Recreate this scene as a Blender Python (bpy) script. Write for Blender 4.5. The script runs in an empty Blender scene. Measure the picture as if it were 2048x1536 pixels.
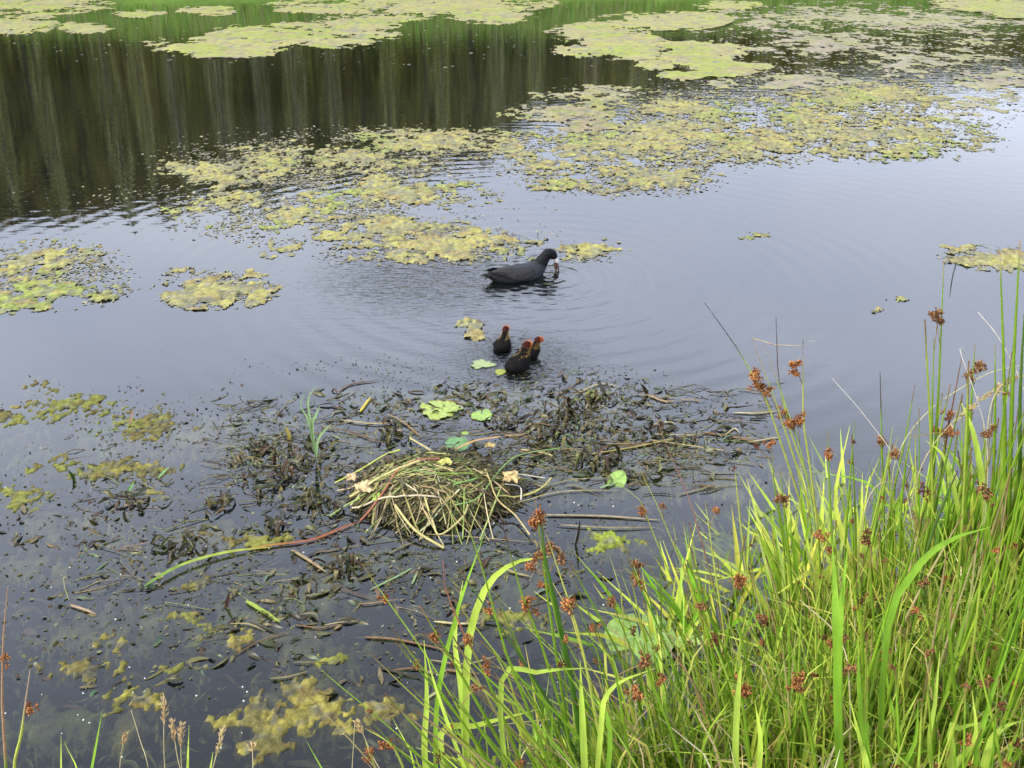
import bpy, math, random
import numpy as np
from mathutils import Vector
random.seed(7); rs = np.random.RandomState(7)
R = math.radians
sc = bpy.context.scene
COL = sc.collection

# ------------------------------------------------------------------ camera, sky, sun, exposure
CH = 1.6; PITCH = R(25.8); FPX = 1000.0
cam = bpy.data.cameras.new('camera'); camo = bpy.data.objects.new('camera', cam); COL.objects.link(camo)
camo.location = (0, 0, CH); camo.rotation_euler = (math.pi/2-PITCH, 0, 0)
cam.sensor_width = 36; cam.lens = 36*FPX/1024; cam.clip_start = .05; cam.clip_end = 2000
sc.camera = camo
SUN_EL, SUN_AZ = R(50), R(-112)          # azimuth from +Y towards +X
wd = bpy.data.worlds.new('World'); sc.world = wd; wd.use_nodes = True
wn = wd.node_tree; wn.nodes.clear()
def N(nt, t, **k):
    n = nt.nodes.new(t)
    for a, b in k.items():
        if a in ('operation', 'blend_type', 'data_type', 'sky_type', 'sun_disc', 'sun_elevation', 'sun_rotation', 'noise_dimensions', 'attribute_name', 'feature', 'air_density', 'dust_density', 'distribution', 'wave_type', 'bands_direction'): setattr(n, a, b)
        else: n.inputs[a.replace('_', ' ') if a.replace('_', ' ') in n.inputs else a].default_value = b
    return n
L = lambda nt, a, b: nt.links.new(a, b)
sky = N(wn, 'ShaderNodeTexSky', sky_type='NISHITA', sun_disc=False, sun_elevation=SUN_EL, sun_rotation=SUN_AZ, dust_density=2.0)
tc = N(wn, 'ShaderNodeTexCoord')
mp = wn.nodes.new('ShaderNodeMapping'); mp.inputs['Scale'].default_value = (1.0, 1.0, 2.2)
L(wn, tc.outputs['Generated'], mp.inputs['Vector'])
nz = N(wn, 'ShaderNodeTexNoise', Scale=1.9, Detail=5.0, Roughness=.5); L(wn, mp.outputs[0], nz.inputs['Vector'])
cr = wn.nodes.new('ShaderNodeValToRGB'); L(wn, nz.outputs['Fac'], cr.inputs['Fac'])
cr.color_ramp.elements[0].position = .3; cr.color_ramp.elements[0].color = (10.8, 12.3, 16.2, 1)
cr.color_ramp.elements[1].position = .72; cr.color_ramp.elements[1].color = (15.8, 16.9, 19.8, 1)
sx = wn.nodes.new('ShaderNodeSeparateXYZ'); L(wn, tc.outputs['Generated'], sx.inputs[0])
gr = wn.nodes.new('ShaderNodeValToRGB'); L(wn, sx.outputs['Z'], gr.inputs['Fac'])   # brightness of the cloud cover with height
gr.color_ramp.elements[0].position = .12; gr.color_ramp.elements[0].color = (.72,)*3+(1,)
gr.color_ramp.elements[1].position = .80; gr.color_ramp.elements[1].color = (.34,)*3+(1,)
for p_, v_ in ((.26, .76), (.40, 1.12), (.56, .92), (.68, .52)):
    e_ = gr.color_ramp.elements.new(p_); e_.color = (v_,)*3+(1,)
mul = N(wn, 'ShaderNodeVectorMath', operation='SCALE'); L(wn, cr.outputs[0], mul.inputs[0]); L(wn, gr.outputs[0], mul.inputs['Scale'])
mx = N(wn, 'ShaderNodeMix', data_type='RGBA'); mx.inputs['Factor'].default_value = .9
L(wn, sky.outputs[0], mx.inputs[6]); L(wn, mul.outputs[0], mx.inputs[7])
bg = wn.nodes.new('ShaderNodeBackground'); bg.inputs['Strength'].default_value = .13
L(wn, mx.outputs[2], bg.inputs['Color'])
wo = wn.nodes.new('ShaderNodeOutputWorld'); L(wn, bg.outputs[0], wo.inputs['Surface'])
sd = bpy.data.lights.new('sun', 'SUN'); sd.energy = 4.0; sd.angle = R(9); sd.color = (1, .92, .78)
so = bpy.data.objects.new('sun', sd); COL.objects.link(so)
sv = Vector((math.sin(SUN_AZ)*math.cos(SUN_EL), math.cos(SUN_AZ)*math.cos(SUN_EL), math.sin(SUN_EL)))
so.rotation_euler = sv.to_track_quat('Z', 'Y').to_euler(); so.location = (-4, -1, 6)
vs = sc.view_settings; vs.view_transform = 'Standard'; vs.look = 'None'; vs.exposure = 0.5; vs.gamma = 1; vs.use_curve_mapping = False
sc.cycles.max_bounces = 8; sc.cycles.transparent_max_bounces = 12

# ------------------------------------------------------------------ where a line of sight meets the place
cp, sp = math.cos(PITCH), math.sin(PITCH)
def ray(px, py):
    u, v = (np.asarray(px, float)-512)/FPX, -(np.asarray(py, float)-384)/FPX
    return np.stack([u, cp+v*sp, -sp+v*cp], -1)
def P(px, py, z=0.0):
    r = ray(px, py); t = (z-CH)/r[..., 2]
    return np.array([0, 0, CH])+r*t[..., None]
def onY(px, py, Y):
    r = ray(px, py); t = Y/r[..., 1]
    return np.array([0, 0, CH])+r*t[..., None]
def proj(x, y, z=0.0):
    d = y*cp-(z-CH)*sp; v = y*sp+(z-CH)*cp
    return 512+FPX*x/d, 384-FPX*v/d
SA, SB = np.array([-.30, 1.30]), np.array([1.55, 2.28])
SD = (SB-SA)/np.linalg.norm(SB-SA); SN = np.array([SD[1], -SD[0]])
def shore_t(x, y):
    q = (np.asarray(x)-SA[0])*SN[0]+(np.asarray(y)-SA[1])*SN[1]
    w = .05*np.sin(3.1*(np.asarray(x)*SD[0]+np.asarray(y)*SD[1])+.6)+.02*np.sin(11*np.asarray(x))
    return q+w
def ground(x, y):
    t = shore_t(x, y)
    return np.where(t < 0, np.maximum(t*.8, -.5), .32*np.tanh(t*1.1)*1.0)+.0
def G(px, py):
    z = 0.0
    for _ in range(12):
        p = P(px, py, z); z = float(ground(p[0], p[1]))*.5+z*.5
    return p

# ------------------------------------------------------------------ noise
def h2(ix, iy, seed):
    n = (ix.astype(np.int64)*374761393+iy.astype(np.int64)*668265263+seed*974634777) & 0xffffffff
    n = ((n ^ (n >> 13))*1274126177) & 0xffffffff
    n = (n ^ (n >> 16))
    return (n & 0xffff)/65535.0
def vn(x, y, seed=0):
    ix, iy = np.floor(x), np.floor(y); fx, fy = x-ix, y-iy
    fx = fx*fx*(3-2*fx); fy = fy*fy*(3-2*fy)
    a, b, c, d = h2(ix, iy, seed), h2(ix+1, iy, seed), h2(ix, iy+1, seed), h2(ix+1, iy+1, seed)
    return (a*(1-fx)+b*fx)*(1-fy)+(c*(1-fx)+d*fx)*fy
def fbm(x, y, seed=0, o=4):
    s = 0; a = .5; t = 0
    for i in range(o):
        s = s+a*vn(x*2**i+17*i, y*2**i-9*i, seed+i); t += a; a *= .55
    return s/t
def blobs(x, y, seed=0):            # rounded lumps, 1 at a lump's centre
    ix, iy = np.floor(x), np.floor(y); best = np.full(x.shape, 9.)
    for i in (-1, 0, 1):
        for j in (-1, 0, 1):
            cx = ix+i+h2(ix+i, iy+j, seed); cy = iy+j+h2(ix+i, iy+j, seed+5)
            r = .45+.55*h2(ix+i, iy+j, seed+9)
            best = np.minimum(best, np.hypot(x-cx, y-cy)/r)
    return np.clip(1-best*best, 0, 1)

# ------------------------------------------------------------------ materials
def mat(name, rough=.6, spec=.3, transl=0.0, col=None, bump=0.0, bscale=200, var=.25, vscale=60, stretch=None, coat=0.0):
    m = bpy.data.materials.new(name); m.use_nodes = True; nt = m.node_tree; nt.nodes.clear()
    out = nt.nodes.new('ShaderNodeOutputMaterial')
    if col is None:
        c = nt.nodes.new('ShaderNodeAttribute'); c.attribute_name = 'Col'; cs = c.outputs['Color']
    else:
        c = nt.nodes.new('ShaderNodeRGB'); c.outputs[0].default_value = (*col, 1); cs = c.outputs[0]
    t = nt.nodes.new('ShaderNodeTexCoord'); mpp = nt.nodes.new('ShaderNodeMapping'); L(nt, t.outputs['Object'], mpp.inputs[0])
    if stretch: mpp.inputs['Scale'].default_value = stretch
    n = N(nt, 'ShaderNodeTexNoise', Scale=vscale, Detail=4.0, Roughness=.6); L(nt, mpp.outputs[0], n.inputs['Vector'])
    mr = nt.nodes.new('ShaderNodeMapRange'); L(nt, n.outputs['Fac'], mr.inputs['Value'])
    mr.inputs['From Min'].default_value = .25; mr.inputs['From Max'].default_value = .75
    mr.inputs['To Min'].default_value = 1-var; mr.inputs['To Max'].default_value = 1+var
    sc_ = N(nt, 'ShaderNodeVectorMath', operation='SCALE'); L(nt, cs, sc_.inputs[0]); L(nt, mr.outputs[0], sc_.inputs['Scale'])
    b = nt.nodes.new('ShaderNodeBsdfPrincipled'); L(nt, sc_.outputs[0], b.inputs['Base Color'])
    b.inputs['Roughness'].default_value = rough; b.inputs['Specular IOR Level'].default_value = spec
    b.inputs['Coat Weight'].default_value = coat; b.inputs['Coat Roughness'].default_value = .15
    fin = b.outputs[0]
    if bump:
        n2 = N(nt, 'ShaderNodeTexNoise', Scale=bscale, Detail=3.0); L(nt, mpp.outputs[0], n2.inputs['Vector'])
        bp = nt.nodes.new('ShaderNodeBump'); bp.inputs['Strength'].default_value = 1; bp.inputs['Distance'].default_value = bump
        L(nt, n2.outputs['Fac'], bp.inputs['Height']); L(nt, bp.outputs[0], b.inputs['Normal'])
    if transl:
        tr = nt.nodes.new('ShaderNodeBsdfTranslucent'); L(nt, sc_.outputs[0], tr.inputs['Color'])
        ms = nt.nodes.new('ShaderNodeMixShader'); ms.inputs[0].default_value = transl
        L(nt, b.outputs[0], ms.inputs[1]); L(nt, tr.outputs[0], ms.inputs[2]); fin = ms.outputs[0]
    L(nt, fin, out.inputs['Surface'])
    return m
M = {
 'blade': mat('grass_blade', .5, .16, .46, var=.3, vscale=45, stretch=(1, 1, .25)),
 'stem': mat('rush_stem', .45, .22, .25, var=.2, vscale=40),
 'straw': mat('dry_stem', .6, .25, .1, var=.3, vscale=60),
 'flower': mat('rush_flower', .8, .1, .25, var=.35, vscale=250),
 'seed': mat('grass_seed', .75, .15, .3, var=.25, vscale=200),
 'algae': mat('algae', .75, .08, .12, var=.38, vscale=110, bump=.0035, bscale=150),
 'pondweed': mat('pondweed', .4, .35, .15, var=.35, vscale=120),
 'lily': mat('lily_leaf', .4, .4, .15, var=.45, vscale=70, bump=.0006, bscale=150),
 'mud': mat('mud', .7, .3, col=(.010, .012, .014), var=.4, vscale=9, bump=.01, bscale=30),
 'soil': mat('soil', .9, .1, col=(.05, .045, .022), var=.4, vscale=25, bump=.01, bscale=60),
 'turf': mat('turf', .9, .1, col=(.10, .17, .03), var=.4, vscale=1.2, bump=.05, bscale=8),
 'leaf': mat('tree_leaf', .9, .0, .25, var=.3, vscale=3),
 'bark': mat('bark', .9, .1, col=(.09, .075, .055), var=.4, vscale=6),
 'feather': mat('feather', .6, .16, col=None, var=.4, vscale=90, bump=.004, bscale=130, stretch=(.45, 1, 1)),
 'down': mat('down', .9, .1, .3, var=.25, vscale=200),
 'bill': mat('bill', .4, .4, col=(.82, .74, .70), var=.05),
 'redbill': mat('red_bill', .45, .4, col=(.55, .045, .03), var=.15, vscale=200),
 'eye': mat('eye', .1, .6, col=(.09, .01, .006), var=.0),
 'leg': mat('leg', .5, .4, col=(.45, .26, .06), var=.2),
 'white': mat('fluff', .8, .2, col=(.75, .73, .68), var=.1),
}

# ------------------------------------------------------------------ mesh batches
class MB:
    def __init__(s): s.v = []; s.c = []; s.f4 = []; s.f3 = []; s.n = 0
    def add(s, v, q=None, t=None, c=(1, 1, 1)):
        v = np.asarray(v, float).reshape(-1, 3); k = len(v)
        c = np.asarray(c, float)
        if c.ndim == 1: c = np.tile(c, (k, 1))
        s.v.append(v); s.c.append(c)
        if q is not None and len(q): s.f4.append(np.asarray(q, int)+s.n)
        if t is not None and len(t): s.f3.append(np.asarray(t, int)+s.n)
        s.n += k
    def mesh(s, name, m, smooth=True):
        v = np.concatenate(s.v); c = np.concatenate(s.c)
        q = np.concatenate(s.f4) if s.f4 else np.zeros((0, 4), int)
        t = np.concatenate(s.f3) if s.f3 else np.zeros((0, 3), int)
        me = bpy.data.meshes.new(name)
        me.vertices.add(len(v)); me.vertices.foreach_set('co', v.astype('f').ravel())
        lo = np.concatenate([q.ravel(), t.ravel()]); me.loops.add(len(lo)); me.loops.foreach_set('vertex_index', lo.astype('i'))
        me.polygons.add(len(q)+len(t))
        me.polygons.foreach_set('loop_start', np.concatenate([np.arange(len(q))*4, len(q)*4+np.arange(len(t))*3]).astype('i'))
        me.update(calc_edges=True)
        if smooth: me.polygons.foreach_set('use_smooth', np.ones(len(q)+len(t), bool))
        a = me.color_attributes.new('Col', 'FLOAT_COLOR', 'POINT')
        a.data.foreach_set('color', np.concatenate([c, np.ones((len(c), 1))], 1).astype('f').ravel())
        me.materials.append(M[m]); me.validate()
        return me
    def obj(s, name, m, parent=None, smooth=True, loc=None):
        o = bpy.data.objects.new(name, None if False else s.mesh(name, m, smooth)); COL.objects.link(o)
        if parent: o.parent = parent
        if loc is not None: o.location = loc
        return o
def tag(o, label=None, cat=None, group=None, kind=None):
    if label: o['label'] = label
    if cat: o['category'] = cat
    if group: o['group'] = group
    if kind: o['kind'] = kind
    return o
def thing(name, loc, label, cat, group=None):
    o = bpy.data.objects.new(name, None); COL.objects.link(o); o.location = loc; o.empty_display_size = .02
    return tag(o, label, cat, group)
def norm(v): return v/np.maximum(np.linalg.norm(v, axis=-1, keepdims=True), 1e-9)
def spline(pts, n):
    p = np.asarray(pts, float)
    if len(p) == 2: 
        t = np.linspace(0, 1, n)[:, None]; return p[0]*(1-t)+p[1]*t
    e = np.vstack([2*p[0]-p[1], p, 2*p[-1]-p[-2]]); out = []
    for u in np.linspace(0, len(p)-1-1e-6, n):
        i = int(u); t = u-i; a, b, c, d = e[i:i+4]
        out.append(.5*((2*b)+(-a+c)*t+(2*a-5*b+4*c-d)*t*t+(-a+3*b-3*c+d)*t**3))
    return np.array(out)
def frames(p):
    T = norm(np.gradient(p, axis=0)); 
    s = np.cross(T, [0, 0, 1.0]); bad = np.linalg.norm(s, axis=1) < .05
    s[bad] = np.cross(T[bad], [0, 1.0, 0.05]); S = norm(s); U = np.cross(S, T)
    return T, S, U
def tube(mb, p, r, c, k=5):
    p = np.asarray(p, float); n = len(p); T, S, U = frames(p); r = np.broadcast_to(r, n)
    a = np.linspace(0, 2*math.pi, k, endpoint=False)
    v = p[:, None]+r[:, None, None]*(np.cos(a)[None, :, None]*S[:, None]+np.sin(a)[None, :, None]*U[:, None])
    i = np.arange(n-1)[:, None]*k; j = np.arange(k)[None]; j2 = (j+1) % k
    q = np.stack([i+j, i+j2, i+k+j2, i+k+j], -1).reshape(-1, 4)
    c = np.asarray(c, float); c = np.repeat(c, k, 0) if c.ndim == 2 else c
    mb.add(v.reshape(-1, 3), q, c=c)
def strip(mb, p, w, c, fold=.25, face=None, twist=0.0):
    """a leaf blade: folded along its midrib, widths w, colours per point"""
    p = np.asarray(p, float); n = len(p); T, S, U = frames(p)
    if face is not None:
        f = norm(np.asarray(face, float)[None]-T*(T@np.asarray(face, float))[:, None]); U = f; S = np.cross(T, U)
    if twist:
        a = np.linspace(0, twist, n)[:, None]; S, U = S*np.cos(a)+U*np.sin(a), U*np.cos(a)-S*np.sin(a)
    w = np.broadcast_to(w, n)[:, None]
    v = np.stack([p-S*w/2+U*w*fold, p, p+S*w/2+U*w*fold], 1).reshape(-1, 3)
    i = np.arange(n-1)*3
    q = np.concatenate([np.stack([i, i+1, i+4, i+3], 1), np.stack([i+1, i+2, i+5, i+4], 1)])
    c = np.asarray(c, float); c = np.repeat(c, 3, 0) if c.ndim == 2 else c
    mb.add(v, q, c=c)
def grad(n, stops):
    t = np.linspace(0, 1, n); xs = [s[0] for s in stops]; cs = np.array([s[1] for s in stops], float)
    return np.stack([np.interp(t, xs, cs[:, k]) for k in range(3)], 1)
def jit(c, a=.15): return np.clip(np.asarray(c, float)*(1+rs.uniform(-a, a))*(1+rs.uniform(-a/2, a/2, 3)), 0, 1)
BW = np.array([0, .75, .95, 1, .97, .9, .75, .5, .22, .02])
def bladew(n, w): return w*np.interp(np.linspace(0, 1, n), np.linspace(0, 1, len(BW)), BW)+.0004

# ------------------------------------------------------------------ setting: bed, water, near bank, far bank
def grid_sheet(xs, ys, zf):
    X, Y = np.meshgrid(xs, ys, indexing='ij'); Z = zf(X, Y); mb = MB()
    i, j = np.meshgrid(np.arange(len(xs)-1), np.arange(len(ys)-1), indexing='ij'); k = len(ys)
    a = (i*k+j).ravel(); mb.add(np.stack([X, Y, Z], -1).reshape(-1, 3), np.stack([a, a+k, a+k+1, a+1], 1))
    return mb
mb = grid_sheet(np.linspace(-45, 45, 60), np.linspace(-6, 26, 60), lambda x, y: -.62+.05*fbm(x*.8, y*.8, 3))
tag(mb.obj('pond_bed', 'mud'), 'dark muddy bed of the pond below the water', kind='structure')
def bankz(x, y): 
    t = shore_t(x, y)
    return np.where(t < -.85, -.8, ground(x, y))+.03*(fbm(x*6, y*6, 5)-.5)*(t > -.8)
mb = grid_sheet(np.linspace(-7, 9, 150), np.linspace(-7, 6, 150), bankz)
tag(mb.obj('bank', 'soil'), 'earth bank of the pond under the rushes and grass', kind='structure')
def farz(x, y):
    s = 19.6+.6*np.sin(x*.21)+.012*x*x*.5
    t = y-s
    return np.where(t < 0, np.maximum(t*.5, -.8), 1.05*np.tanh(t/3.2)+np.maximum(t-9, 0)*.02)+.12*(fbm(x*.5, y*.5, 9)-.5)
mb = grid_sheet(np.linspace(-140, 140, 180), np.concatenate([np.linspace(18, 34, 40), np.linspace(36, 400, 50)]), farz)
tag(mb.obj('far_bank', 'turf'), 'green grassy bank on the far side of the pond', kind='structure')

def water_material():
    m = bpy.data.materials.new('water'); m.use_nodes = True; nt = m.node_tree; nt.nodes.clear()
    def mth(op, a, b=None, c=None):
        n = N(nt, 'ShaderNodeMath', operation=op)
        for i, s in enumerate((a, b, c)):
            if s is None: continue
            if isinstance(s, (int, float)): n.inputs[i].default_value = s
            else: L(nt, s, n.inputs[i])
        return n.outputs[0]
    t = nt.nodes.new('ShaderNodeTexCoord'); xyz = nt.nodes.new('ShaderNodeSeparateXYZ'); L(nt, t.outputs['Object'], xyz.inputs[0])
    X, Y = xyz.outputs[0], xyz.outputs[1]
    def noise(scale, detail, sx=1, sy=1, rough=.5, dist=0):
        mp_ = nt.nodes.new('ShaderNodeMapping'); mp_.inputs['Scale'].default_value = (sx, sy, 1); L(nt, t.outputs['Object'], mp_.inputs[0])
        n = N(nt, 'ShaderNodeTexNoise', Scale=scale, Detail=detail, Roughness=rough, Distortion=dist); L(nt, mp_.outputs[0], n.inputs['Vector'])
        return n.outputs['Fac']
    warp = noise(3.0, 2)
    def dist(c):
        return mth('SQRT', mth('ADD', mth('POWER', mth('SUBTRACT', X, float(c[0])), 2), mth('POWER', mth('SUBTRACT', Y, float(c[1])), 2)))
    def rings(c, wl, decay, amp, inner=0.0):
        r = dist(c); ph = mth('MULTIPLY_ADD', warp, 2.0, mth('MULTIPLY', r, 2*math.pi/wl))
        e = mth('EXPONENT', mth('MULTIPLY', r, -decay))
        return mth('MULTIPLY', mth('MULTIPLY', mth('SINE', ph), e), amp)
    def spot(c, rad): 
        r = dist(c); return mth('EXPONENT', mth('MULTIPLY', mth('POWER', mth('DIVIDE', r, rad), 2), -1))
    h = mth('MULTIPLY', noise(7, 2, .5, 1.5), .0005)
    h = mth('ADD', h, mth('MULTIPLY', noise(32, 2, .6, 1.3), .00010))
    far = nt.nodes.new('ShaderNodeMapRange'); L(nt, Y, far.inputs['Value']); far.inputs['From Min'].default_value = 4.6; far.inputs['From Max'].default_value = 9
    far.inputs['To Min'].default_value = 0; far.inputs['To Max'].default_value = 1
    h = mth('ADD', h, mth('MULTIPLY', mth('MULTIPLY', noise(9, 3, .4, 1.5), .0016), far.outputs[0]))
    c1 = P(548, 277); c2 = P(500, 279)
    h = mth('ADD', h, rings(c1, .125, .9, .0010)); h = mth('ADD', h, rings(c1, .05, 4, .0013)); h = mth('ADD', h, rings(c2, .06, 3.2, .0013))
    # choppy patch behind the bird and round the chicks
    h = mth('ADD', h, mth('MULTIPLY', mth('MULTIPLY', noise(30, 3, .4, 1.3), spot(P(430, 278), .5)), .0075))
    h = mth('ADD', h, mth('MULTIPLY', mth('MULTIPLY', noise(48, 3), spot(P(520, 360), .26)), .0085))
    for c in ((506, 350), (520, 370), (530, 358)): h = mth('ADD', h, rings(P(*c), .03, 11, .0012))
    bp = nt.nodes.new('ShaderNodeBump'); bp.inputs['Strength'].default_value = 1; bp.inputs['Distance'].default_value = 1; L(nt, h, bp.inputs['Height'])
    fr = N(nt, 'ShaderNodeFresnel', IOR=1.52); L(nt, bp.outputs[0], fr.inputs['Normal'])
    gl = N(nt, 'ShaderNodeBsdfGlossy', Roughness=.025); gl.inputs['Color'].default_value = (1, 1, 1, 1); L(nt, bp.outputs[0], gl.inputs['Normal'])
    tr = nt.nodes.new('ShaderNodeBsdfTransparent'); tr.inputs['Color'].default_value = (.84, .88, .76, 1)
    di = nt.nodes.new('ShaderNodeBsdfDiffuse'); di.inputs['Color'].default_value = (.006, .009, .012, 1)
    m1 = nt.nodes.new('ShaderNodeMixShader'); m1.inputs[0].default_value = .25; L(nt, tr.outputs[0], m1.inputs[1]); L(nt, di.outputs[0], m1.inputs[2])
    m2 = nt.nodes.new('ShaderNodeMixShader'); L(nt, fr.outputs[0], m2.inputs[0]); L(nt, m1.outputs[0], m2.inputs[1]); L(nt, gl.outputs[0], m2.inputs[2])
    o = nt.nodes.new('ShaderNodeOutputMaterial'); L(nt, m2.outputs[0], o.inputs['Surface'])
    return m
M['water'] = water_material()
mb = MB(); mb.add([(-45, -4, 0), (45, -4, 0), (45, 26, 0), (-45, 26, 0)], [[0, 1, 2, 3]])
tag(mb.obj('water', 'water'), 'calm dark pond water mirroring a pale grey sky and trees', kind='structure')

# far trees, seen mirrored in the water
def crown_mesh(name, n, colset, slim=1.0):
    mb = MB(); v = []; c = []
    th = rs.uniform(0, 2*math.pi, n); z = rs.beta(1.5, 1.3, n); lob = .5+.5*np.sin(th*3+z*9+rs.uniform(0, 6))*.5+.25*rs.rand(n)
    prof = np.sin(np.clip(z*.9+.12, 0, 1)*math.pi)**.6
    r = .5*prof*np.sqrt(rs.uniform(.25, 1, n))*(.65+.6*lob)*slim
    ctr = np.stack([r*np.cos(th), r*np.sin(th), z], 1)
    ax = norm(rs.normal(size=(n, 3))); bx = norm(np.cross(ax, rs.normal(size=(n, 3))))
    s = rs.uniform(.012, .036, n)[:, None]; zz = np.array([[1, 1, .45]])
    q4 = np.stack([ctr-ax*s*zz*[1,1,1], ctr-bx*s*.6, ctr+ax*s, ctr+bx*s*.6], 1).reshape(-1, 3)
    band = fbm(ctr[:, 0]*6+5, ctr[:, 1]*6+ctr[:, 2]*.7, 77)
    cc = np.array(colset)[np.clip((band*1.6*len(colset)-.3*len(colset)), 0, len(colset)-1).astype(int)]*rs.uniform(.6, 1.4, (n, 1))
    mb.add(q4, np.arange(4*n).reshape(-1, 4), c=np.repeat(cc, 4, 0))
    return mb.mesh(name, 'leaf', smooth=False)
def trunk_mesh():
    mb = MB(); tube(mb, [(0, 0, -.1), (.01, 0, .3), (-.01, .01, .6), (0, 0, .9)], [.035, .028, .02, .006], (1, 1, 1), 7)
    for k in range(7):
        a = rs.uniform(0, 6.28); z0 = .2+.08*k
        tube(mb, [(0, 0, z0), (.12*math.cos(a), .12*math.sin(a), z0+.12), (.25*math.cos(a), .25*math.sin(a), z0+.2)], [.012, .008, .002], (1, 1, 1), 5)
    return mb.mesh('trunk', 'bark')
tm = trunk_mesh()
dk = [(.17, .125, .040), (.16, .145, .036), (.18, .19, .045), (.24, .25, .07)]
gr_ = [(.10, .105, .03), (.15, .165, .045), (.24, .26, .10), (.34, .34, .18)]
crowns = [crown_mesh('crown', 1500, dk), crown_mesh('crown', 1500, dk), crown_mesh('crown', 1400, gr_)]
slimc = [crown_mesh('crown', 500, [(.34, .37, .13), (.42, .42, .22), (.24, .28, .07)], .9), crown_mesh('crown', 500, [(.42, .39, .25), (.28, .30, .13)], .8)]
def treetop(x, D):
    px = 512+x/D*1040
    e = np.interp(px, [-200, 0, 250, 480, 540, 700, 1024, 1300], [18.4, 17.6, 15.6, 13.8, 11.4, 10.4, 9.0, 8.2])
    return math.tan(R(e))*D-CH
def tree(x, D, slim, label, group):
    z0 = float(farz(np.array(x), np.array(D))); H = (treetop(x, D)-z0)*rs.uniform(.84, 1.06); w = (rs.uniform(.5, .9) if slim else rs.uniform(2.0, 3.2))
    H = max(H, 1.0); t = thing('sapling' if slim else 'tree', (x, D, z0), label, 'tree', group)
    for nm, me, k in (('trunk', tm, .25 if slim else .5), ('crown', random.choice(slimc if slim else crowns), 1)):
        o = bpy.data.objects.new(nm, me); COL.objects.link(o); o.parent = t; o.scale = (w*(k+.4 if nm == 'trunk' else 1), w*(k+.4 if nm == 'trunk' else 1), H); o.rotation_euler.z = rs.uniform(0, 6.28)
x = -30
while x < 30:
    tree(x, rs.uniform(29, 31.5), False, 'dark leafy tree standing in the row beyond the far bank', 'trees beyond the far bank'); x += rs.uniform(.8, 1.35)
x = -24
while x < 26:
    tree(x, rs.uniform(26.2, 27.6), True, 'slender pale ivy-clad sapling in front of the far trees', 'saplings in front of the far trees'); x += rs.uniform(.7, 1.7)
# woodland undergrowth behind
mb = MB(); n = 52000; X = rs.uniform(-40, 40, n); D = rs.uniform(31.5, 35, n); zz = rs.uniform(0, 1, n)
tops = np.array([treetop(a, b)*.93 for a, b in zip(X, D)]); z0 = farz(X, D)-.1; ctr = np.stack([X, D, z0+(tops-z0)*zz], 1)
ax = norm(rs.normal(size=(n, 3))*[1, .3, 1]); bx = norm(np.cross(ax, rs.normal(size=(n, 3)))); s = rs.uniform(.15, .38, n)[:, None]
q4 = np.stack([ctr-ax*s, ctr-bx*s*.8, ctr+ax*s, ctr+bx*s*.8], 1).reshape(-1, 3)
mb.add(q4, np.arange(4*n).reshape(-1, 4), c=np.repeat(np.array([.17, .145, .045])*rs.uniform(.5, 1.3, (n, 1)), 4, 0))
tag(mb.obj('woodland', 'leaf', smooth=False), 'dense dark woodland behind the far trees', kind='stuff')
mb = MB()
for k in range(5200):
    x = rs.uniform(-17, 17); y = 19.9+.6*math.sin(x*.21)+.006*x*x+abs(rs.normal(0, 1.4)); z = float(farz(np.array(x), np.array(y)))
    h = rs.uniform(.15, .5); l = rs.normal(0, .1, 2); c = jit([(.17, .28, .05), (.22, .32, .07), (.28, .30, .12)][rs.randint(3)], .25)
    strip(mb, [(x, y, z-.03), (x+l[0]*.5, y+l[1]*.5, z+h*.6), (x+l[0], y+l[1], z+h)], [.03, .022, .003], c, face=(0, -1, .2))
tag(mb.obj('far_grass', 'blade'), 'tall green grass growing on the far bank', kind='stuff')

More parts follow.
